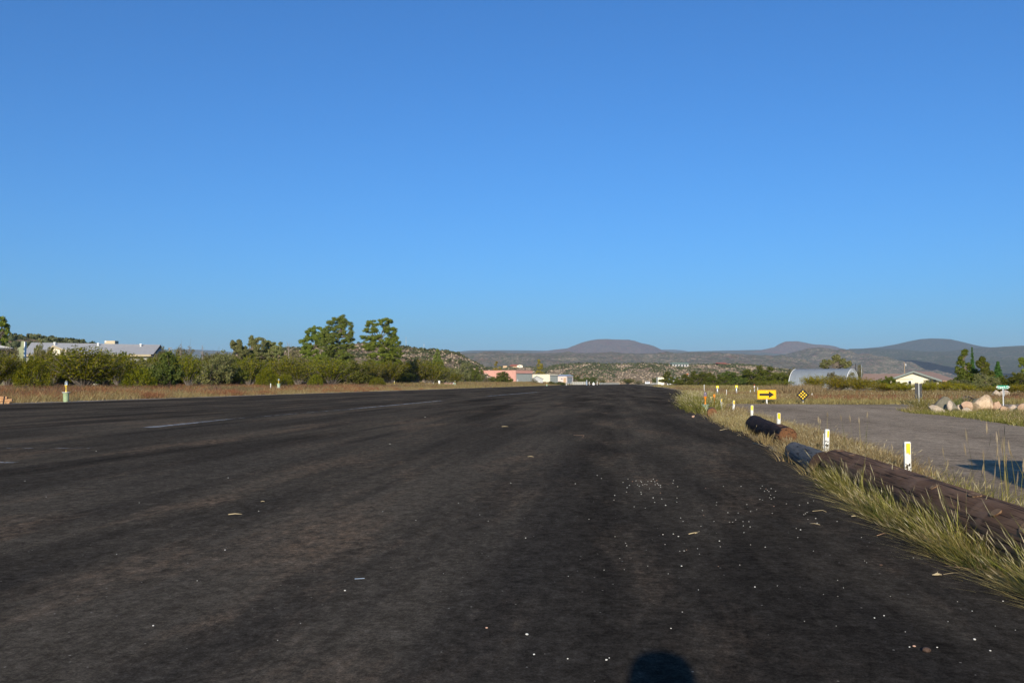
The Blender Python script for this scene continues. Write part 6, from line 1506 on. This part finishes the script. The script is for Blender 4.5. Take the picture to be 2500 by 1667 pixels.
def fence(label, x0, x1, d0, d1, t_, mat, group=None, posts=10, rails=(.9,), solid=False, base=-.05, hgt=None):
    a = Vector((PX(x0,d0), d0)); b2 = Vector((PX(x1,d1), d1)); dv = b2-a; L = dv.length; u = dv.normalized(); hh = hgt or (PZ(t_, (d0+d1)/2)-base)
    root = thing('fence', label, 'fence', (a.x, a.y, base), math.atan2(u.y, u.x), group)
    for f in rails:
        mb = MB(); mb.box(-.02, L, -.05, .0, hh*f-.14, hh*f); mb.build('rail', M[mat], root)
    if solid:
        mb = MB(); mb.box(0, L, .01, .05, 0, hh*.96); mb.build('panel', M[mat], root)
    for q in range(posts+1):
        mb = MB(); mb.box(L*q/posts-.07, L*q/posts+.07, -.16, -.055, -.3, hh*1.03); mb.build('post', M[mat], root)
    return root
fence('long white rail fence running from the cream hangar to the blue grey post', 1345, 1432, 345, 420, 936, 'white_paint', posts=14, hgt=1.0)
fence('pale tan screen fence behind the white rail fence', 1396, 1431, 455, 470, 931, 'cream', posts=8, solid=True, hgt=1.6)
fence('pale low fence running right of the white tank towards the runway end', 1464, 1512, 470, 560, 935, 'cream', posts=16, solid=True, hgt=1.1)
fence('short white fence between the white car and the yellow building', 1588, 1604, 500, 505, 936, 'white_paint', posts=5, hgt=1.0, rails=(.9,.5))
d = 330; root = thing('grey_post', 'stout blue grey post with a cap before the white tank', 'post', (PX(1432.2,d), d, -.05)); k = d/F
mb = MB(); mb.tube([(0,0,-.3),(0,0,PZ(931,d))], 1.7*k, 12); mb.build('post', M['blue_roof'], root)
mb = MB(); mb.tube([(0,0,PZ(931,d)+.01),(0,0,PZ(929.5,d)+.1),(0,0,PZ(926.8,d))], [1.2*k,1.5*k,.5*k], 12); mb.build('cap', M['greywall'], root)
d = 340; root = thing('white_tank', 'small white capsule tank beyond the runway, left of the pale fence', 'tank', (PX(1448.8,d), d, PZ(940.5,d))); k = d/F
mb = MB(); mb.lathe([(0,.2*k),(2.6*k,.3*k),(3.1*k,2*k),(3.0*k,4.6*k),(2.0*k,6.0*k),(0.6*k,6.4*k),(.6*k,8*k),(0,8*k)], n=16); mb.build('shell', M['white_clean'], root)
for s_ in (-1, 1): mb = MB(); mb.box(s_*2*k-.05, s_*2*k+.05, -.05, .05, -.4, .3*k+.05); mb.build('leg', M['galv'], root)
for px_, d, w_, lab in ((1617,330,3.8,'left white diamond board at the right runway end'),(1629,360,3.2,'middle white diamond board at the right runway end'),(1636.5,420,2.6,'right white diamond board, further off at the runway end')):
    k = d/F; cz = {1617:939,1629:939.5,1636.5:936}[px_]; root = thing('diamond_board', lab, 'board', (PX(px_,d), d, -.05), .1, 'white diamond boards')
    z = PZ(cz, d)+.05; q = w_*k; mb = MB(); mb.prism([(-q,0,z),(0,0,z-q),(q,0,z),(0,0,z+q)], (0,.04,0)); mb.build('panel', M['white_clean'], root)
    mb = MB(); mb.box(-.05,.05,.045,.1,-.2,z+q*.4); mb.build('post', M['galv'], root)
d = 330; k = d/F; zt = PZ(912, d); root = thing('windsock', 'orange windsock on a pole before the treeline', 'windsock', (PX(1681,d), d, -.1))
mb = MB(); mb.tube([(0,0,0),(0,0,zt+.2)], .06, 8); mb.build('pole', M['galv'], root)
mb = MB(); mb.tube([(-.1,0,zt),(-3*k,0,zt-.7*k),(-6*k,0,zt-2*k),(-9.4*k,0,zt-3.8*k)], [1.5*k,1.3*k,1.0*k,.6*k], 12); mb.build('sock', M['windsock'], root)
def pole(label, px_, t_, b_, d, w_, mat, cat='utility pole', extra=None, name='utility_pole', base=None):
    z0 = PZ(b_, d); root = thing(name, label, cat, (PX(px_, d), d, z0)); k = d/F; hh = PZ(t_, d)-z0
    mb = MB(); mb.tube([(0,0,-1),(0,0,hh*.5),(0,0,hh)], [w_*k/2*1.15, w_*k/2, w_*k/2*.85], 10); mb.build('pole', M[mat], root)
    return root, k, hh
root, k, hh = pole('wooden utility pole with a grey transformer behind the cream gable', 2208, 884.5, 935, 180, 2.1, 'pole_wood')
mb = MB(); mb.lathe([(0,0),(1.7*k,0),(1.8*k,.5*k),(1.8*k,4.6*k),(1.2*k,5.4*k),(0,5.5*k)], (2.4*k,-.1,hh-8.8*k), 14); mb.build('transformer', M['greywall'], root)
root, k, hh = pole('dark wooden pole rising behind the arched hut', 2088.5, 888, 930, 175, 1.6, 'pole_dark')
mb = MB(); mb.tube([(0,0,hh-3*k),(-12*k,.5,hh-11*k)], .03, 6); mb.build('brace', M['pole_wood'], root)
pole('thin grey antenna mast right of the dark pole', 2103.5, 890, 930, 185, .9, 'galv', 'antenna', name='antenna')
root, k, hh = pole('pale utility pole with short insulators behind the left brush', 413, 849, 880, 200, 2.4, 'pole_wood')
mb = MB(); mb.box(-2.4*k,6*k,-.08,-.0,hh-1.6*k,hh-1.0*k)
for q in (-2, 3, 5.5): mb.lathe([(.5*k,0),(.7*k,.8*k),(0,1.6*k)], (q*k,-.04,hh-1.0*k), 8)
mb.build('crossarm', M['pole_wood'], root)
root, k, hh = pole('thin antenna with a round head on the stony hill crest', 991, 826, 848, 470, .9, 'galv', 'antenna', name='antenna')
mb = MB(); mb.lathe([(0,0),(.9*k,.8*k),(.9*k,2*k),(0,3*k)], (0,0,hh), 10); mb.build('head', M['galv'], root)
pole('bare thin antenna further right on the stony hill crest', 1035, 835, 855, 470, .8, 'galv', 'antenna', name='antenna')
pole('small white pole at the foot of the stony hill above the last left bush', 1114, 906, 930, 300, 1.2, 'white_paint', 'pole', name='white_pole')

# ------------------------------------------------------------------ vehicles
def car(label, loc, rz, paint, Hh=1.75, L=4.7, W=1.85, suv=True, name='parked_car', mirror=True):
    root = thing(name, label, 'car', loc, rz)      # local +x forward
    g = .28; hl = L/2
    prof = [(-hl,g+.25),(-hl+.05,g+.05),(-hl+.3,g),(hl-.25,g),(hl-.02,g+.12),(hl,g+.38),(hl-.08,g+.62),(hl-.35,g+.74),(hl-1.15,g+.82),(hl-1.35,g+.86),(hl-2.0,Hh-.08),(hl-2.3,Hh),(-hl+.55,Hh),(-hl+.30,Hh-.10),(-hl+.06,g+.85),(-hl,g+.75)]
    body = [p for p in prof if p[1] <= g+.87]
    mb = MB(); mb.prism([(x, -W/2, z) for x, z in [(-hl,g+.25),(-hl+.05,g+.05),(-hl+.3,g),(hl-.25,g),(hl-.02,g+.12),(hl,g+.38),(hl-.08,g+.62),(hl-.35,g+.74),(hl-1.15,g+.83),(-hl+.06,g+.85),(-hl,g+.75)]], (0, W, 0)); mb.build('body', M[paint], root, .06)
    # cabin, narrower at the roof
    lo = g+.84; wi = W/2-.05; wr = W/2-.22
    xs0, xs1, xr0, xr1 = -hl+.06, hl-1.25, -hl+.45, hl-2.15
    mb = MB(); mb.add([(xs0,-wi,lo),(xs1,-wi,lo),(xs1,wi,lo),(xs0,wi,lo),(xr0,-wr,Hh),(xr1,-wr,Hh),(xr1,wr,Hh),(xr0,wr,Hh)], [(0,3,2,1),(4,5,6,7),(0,1,5,4),(1,2,6,5),(2,3,7,6),(3,0,4,7)])
    mb.build('cabin', M[paint], root, .05)
    def lerp(a, b2, t): return tuple(a[i]+(b2[i]-a[i])*t for i in range(3))
    def pane(c, nrm, nm, u0=.08, u1=.92, v0=.12, v1=.85):
        A_, B_, C_, D_ = c; q = [lerp(lerp(A_,B_,u), lerp(D_,C_,u), v) for u, v in ((u0,v0),(u1,v0),(u1,v1),(u0,v1))]
        n_ = Vector(nrm).normalized()*.012; mb = MB(); mb.prism([Vector(p)+n_ for p in q], n_*-.5); mb.build(nm, M['window'], root)
    k_ = Hh-lo
    pane([(xs1,-wi,lo),(xs1,wi,lo),(xr1,wr,Hh),(xr1,-wr,Hh)], (k_,0,xs1-xr1), 'windscreen')
    pane([(xs0,-wi,lo),(xs0,wi,lo),(xr0,wr,Hh),(xr0,-wr,Hh)], (-k_,0,xr0-xs0), 'rear_window')
    for s in (-1, 1):
        c = [(xs0,s*wi,lo),(xs1,s*wi,lo),(xr1,s*wr,Hh),(xr0,s*wr,Hh)]
        for u0, u1 in ((.06,.30),(.33,.60),(.63,.92)): pane(c, (0,s*k_,wi-wr), 'side_window', u0, u1)
        for x_ in (-hl+.85, hl-.9):
            mb = MB(); mb.tube([(x_,s*(W/2-.20),.34),(x_,s*(W/2+.01),.34)], .34, 24); wh = mb.build('wheel', M['rubber'], root, .02)
            mb = MB(); mb.tube([(x_,s*(W/2+.012),.34),(x_,s*(W/2+.03),.34)], .20, 20); mb.build('rim', M['galv'], wh)
        mb = MB(); mb.box(hl-.12,hl+.01,s*.72-.16,s*.72+.16,g+.42,g+.58); mb.build('headlight', M['white_clean'], root, .01)
        mb = MB(); mb.box(-hl-.012,-hl+.08,s*.80-.08,s*.80+.08,g+.50,g+.80); mb.build('tail_light', M['red'], root, .01)
        if mirror:
            mb = MB(); mb.box(xs1-.45,xs1-.33,s*(W/2+.02)-(.0 if s > 0 else .20),s*(W/2+.02)+(.20 if s > 0 else .0),lo+.06,lo+.22); mb.build('mirror', M['black_plastic'], root, .02)
    mb = MB(); mb.box(-hl-.02,-hl+.03,-W/2+.1,W/2-.1,g+.08,g+.22); mb.build('bumper', M['black_plastic'], root, .02)
    return root
d = 470; car('white car driving off at the far end of the runway', (PX(1580, d), d, .0), R(90-7), 'car_white', Hh=1.75, L=4.5, W=2.4)
# vehicle just outside the right of the frame; its shadow falls on the side road
car('silver off road car parked on the gravel right of the photographer', (4.66, 4.05, -.012), R(90-20), 'car_blue', Hh=1.78, L=4.6, W=1.85)
# ------------------------------------------------------------------ the photographer, squatting; the shadow of the head falls into the frame
def skin_obj(name, chain, mat, parent, sub=2):
    """chain: list of (list of (x,y,z,r)); chains that share a first point are joined there"""
    V = []; E = []; Rr = []; key = {}
    for ch in chain:
        prev = None
        for (x, y, z, r_) in ch:
            kk = (round(x, 4), round(y, 4), round(z, 4))
            if kk not in key: key[kk] = len(V); V.append((x, y, z)); Rr.append(r_)
            i = key[kk]
            if prev is not None and prev != i: E.append((prev, i))
            prev = i
    me = bpy.data.meshes.new(name); bm = bmesh.new(); sl = bm.verts.layers.skin.verify()
    vs_ = [bm.verts.new(v) for v in V]
    for i, v in enumerate(vs_): v[sl].radius = (Rr[i], Rr[i]); v[sl].use_root = (i == 0)
    for e in E:
        try: bm.edges.new((vs_[e[0]], vs_[e[1]]))
        except ValueError: pass
    bm.to_mesh(me); bm.free()
    me.materials.append(M[mat]); o = link(name, me, parent)
    m = o.modifiers.new('skin', 'SKIN'); m.use_smooth_shade = True
    s = o.modifiers.new('sub', 'SUBSURF'); s.levels = sub; s.render_levels = sub
    return o
root = thing('person', 'person in blue shirt and khaki trousers squatting on the asphalt holding a camera', 'person', (0, 0, 0))
pel = (0, -.60, .36, .135)
body = [[pel, (0,-.57,.48,.125), (0,-.50,.60,.13), (0,-.42,.68,.10), (0,-.33,.745,.052), (0,-.26,.775,.055), (0,-.205,.80,.078), (0,-.195,.845,.072)]]
for s in (-1, 1):
    body.append([(0,-.42,.68,.10), (s*.15,-.42,.665,.062), (s*.215,-.33,.56,.048), (s*.22,-.22,.50,.042), (s*.165,-.14,.60,.034), (s*.105,-.095,.705,.025), (s*.085,-.085,.745,.028)])
    body.append([pel, (s*.12,-.55,.35,.095), (s*.19,-.32,.43,.078), (s*.21,-.17,.46,.060), (s*.20,-.24,.28,.055), (s*.19,-.33,.09,.038), (s*.19,-.30,.035,.036), (s*.20,-.15,.022,.026)])
    bx = s*.085
    for q, (dx, dz, L_) in enumerate(((.000,.030,.060),(.004,.012,.066),(.004,-.006,.062),(.000,-.023,.050))):   # four fingers curled round the camera
        body.append([(bx,-.085,.745,.028), (bx+s*(.006+dx),-.070,.765+dz*.8,.0095), (bx+s*(dx-.004),-.048,.772+dz,.0085), (bx-s*(.020),-.036,.772+dz,.0078), (bx-s*(.020+L_*.35),-.040,.771+dz,.0068)])
    body.append([(bx,-.085,.745,.028), (bx-s*.012,-.100,.765,.011), (bx-s*.028,-.098,.782,.0095), (bx-s*.044,-.092,.790,.008)])
bo = skin_obj('body', body, 'skin', root)
# face
mb = MB(); 
def ell(mb, c, rx, ry, rz, n=14, m_=9):
    vs = []; fs = []
    for i in range(m_+1):
        t = math.pi*i/m_
        for j in range(n):
            a = 2*math.pi*j/n; vs.append((c[0]+rx*math.sin(t)*math.cos(a), c[1]+ry*math.sin(t)*math.sin(a), c[2]+rz*math.cos(t)))
    for i in range(m_):
        for j in range(n): fs.append((i*n+j, (i+1)*n+j, (i+1)*n+(j+1) % n, i*n+(j+1) % n))
    mb.add(vs, fs, True)
ell(mb, (0,-.195,.825), .073, .085, .100); ell(mb, (0,-.112,.812), .012, .016, .024); ell(mb, (0,-.118,.775), .024, .010, .007); ell(mb, (0,-.135,.750), .030, .025, .022)
for s in (-1, 1): ell(mb, (s*.074,-.205,.815), .010, .020, .030); ell(mb, (s*.030,-.122,.835), .016, .010, .009)
fc = mb.build('face', M['skin'], root)
mb = MB(); ell(mb, (0,-.207,.853), .084, .098, .082, 20, 12); mb.build('hair', M['hair'], root)
mb = MB(); mb.lathe([(.089,.0),(.092,.02),(.091,.055),(.084,.085),(.070,.106),(.045,.118),(0,.122)], (0,-.205,.865), 24); mb.build('cap', M['shirt'], root)
shirt = [[(0,-.61,.42,.150), (0,-.57,.49,.142), (0,-.50,.60,.146), (0,-.43,.675,.118), (0,-.36,.715,.066)]]
for s in (-1, 1): shirt.append([(0,-.43,.675,.118), (s*.15,-.42,.665,.075), (s*.215,-.335,.565,.060), (s*.222,-.26,.52,.054)])
skin_obj('shirt', shirt, 'shirt', root)
tr = []
for s in (-1, 1): tr.append([(0,-.61,.37,.150), (s*.12,-.55,.35,.112), (s*.19,-.32,.435,.092), (s*.21,-.165,.465,.074), (s*.20,-.245,.28,.070), (s*.19,-.325,.12,.055)])
skin_obj('trousers', tr, 'trousers', root)
for s in (-1, 1): skin_obj('shoe', [[(s*.19,-.36,.045,.044), (s*.192,-.28,.045,.046), (s*.20,-.18,.036,.042), (s*.203,-.12,.030,.034)]], 'shoe', root)
cam_t = thing('camera', 'black hand held camera in front of the squatting person’s eye'.replace('’', "'"), 'camera', (0, 0, 0))
mb = MB(); mb.box(-.066,.066,-.105,-.062,.752,.835); mb.build('camera_body', M['black_plastic'], cam_t, .008)
mb = MB(); mb.prism([(-.025,-.105,.836),(.025,-.105,.836),(.018,-.105,.862),(-.018,-.105,.862)], (0,.038,0)); mb.build('viewfinder_hump', M['black_plastic'], cam_t, .003)
mb = MB(); mb.tube([(0,-.0615,.80),(0,-.02,.80)], .032, 24); mb.build('lens', M['black_plastic'], cam_t)

# ------------------------------------------------------------------ haze
m = bpy.data.materials.new('haze'); m.use_nodes = True; nt = m.node_tree
nt.nodes.remove(nt.nodes['Principled BSDF']); pv = nt.nodes.new('ShaderNodeVolumePrincipled')
pv.inputs['Color'].default_value = (.62, .78, 1.0, 1); pv.inputs['Density'].default_value = HAZE
pv.inputs['Anisotropy'].default_value = 0.0
nt.links.new(pv.outputs[0], nt.nodes['Material Output'].inputs['Volume'])
mb = MB(); mb.box(-15600, 15600, -15600, 15600, -12, 560); o = mb.build('haze', m); tag(o, 'thin blue haze filling the valley air', 'haze', kind='stuff')

# ------------------------------------------------------------------ sun, sky, camera
EL, AZ = R(18.5), R(8.6)        # shadows point to this azimuth right of the view axis
sd = bpy.data.lights.new('sun', 'SUN'); sd.energy = SUN; sd.angle = R(.53); sd.color = (1.0, .88, .70)
so = bpy.data.objects.new('sun', sd); COL.objects.link(so)
ldir = Vector((math.sin(AZ)*math.cos(EL), math.cos(AZ)*math.cos(EL), -math.sin(EL)))
so.rotation_euler = ldir.to_track_quat('-Z', 'Y').to_euler(); so.location = (0, -30, 30)
w = bpy.data.worlds.new('World'); SC.world = w; w.use_nodes = True; nt = w.node_tree
sky = nt.nodes.new('ShaderNodeTexSky'); sky.sky_type = 'NISHITA'; sky.sun_disc = False
sky.sun_elevation = EL
sky.sun_rotation = math.pi + AZ       # rotation is clockwise from +Y: the sun stands behind the camera
sky.altitude = 0; sky.air_density = SKYA; sky.dust_density = SKYD; sky.ozone_density = SKYO
bg = nt.nodes['Background']; bg.inputs[1].default_value = SKYS
mx = nt.nodes.new('ShaderNodeMix'); mx.data_type = 'RGBA'; mx.blend_type = 'MULTIPLY'; mx.inputs[0].default_value = 1
mx.inputs[7].default_value = (*TINT, 1)
nt.links.new(sky.outputs[0], mx.inputs[6]); nt.links.new(mx.outputs[2], bg.inputs[0])
cd = bpy.data.cameras.new('view_camera'); cd.sensor_width = 36; cd.lens = F/2500*36; cd.clip_start = .02; cd.clip_end = 60000
co = bpy.data.objects.new('view_camera', cd); COL.objects.link(co); co.location = (0, 0, H)
co.rotation_euler = (R(90)+math.atan((HZ-833.5)/F), 0, 0); SC.camera = co
vs = SC.view_settings; vs.view_transform = 'Standard'; vs.look = 'None'; vs.gamma = 1; vs.use_curve_mapping = False; vs.exposure = EXPO
SC.render.engine = 'CYCLES'; SC.cycles.max_bounces = 6; SC.cycles.transparent_max_bounces = 24; SC.cycles.volume_bounces = 0
SC.cycles.volume_step_rate = 4; SC.cycles.use_denoising = True
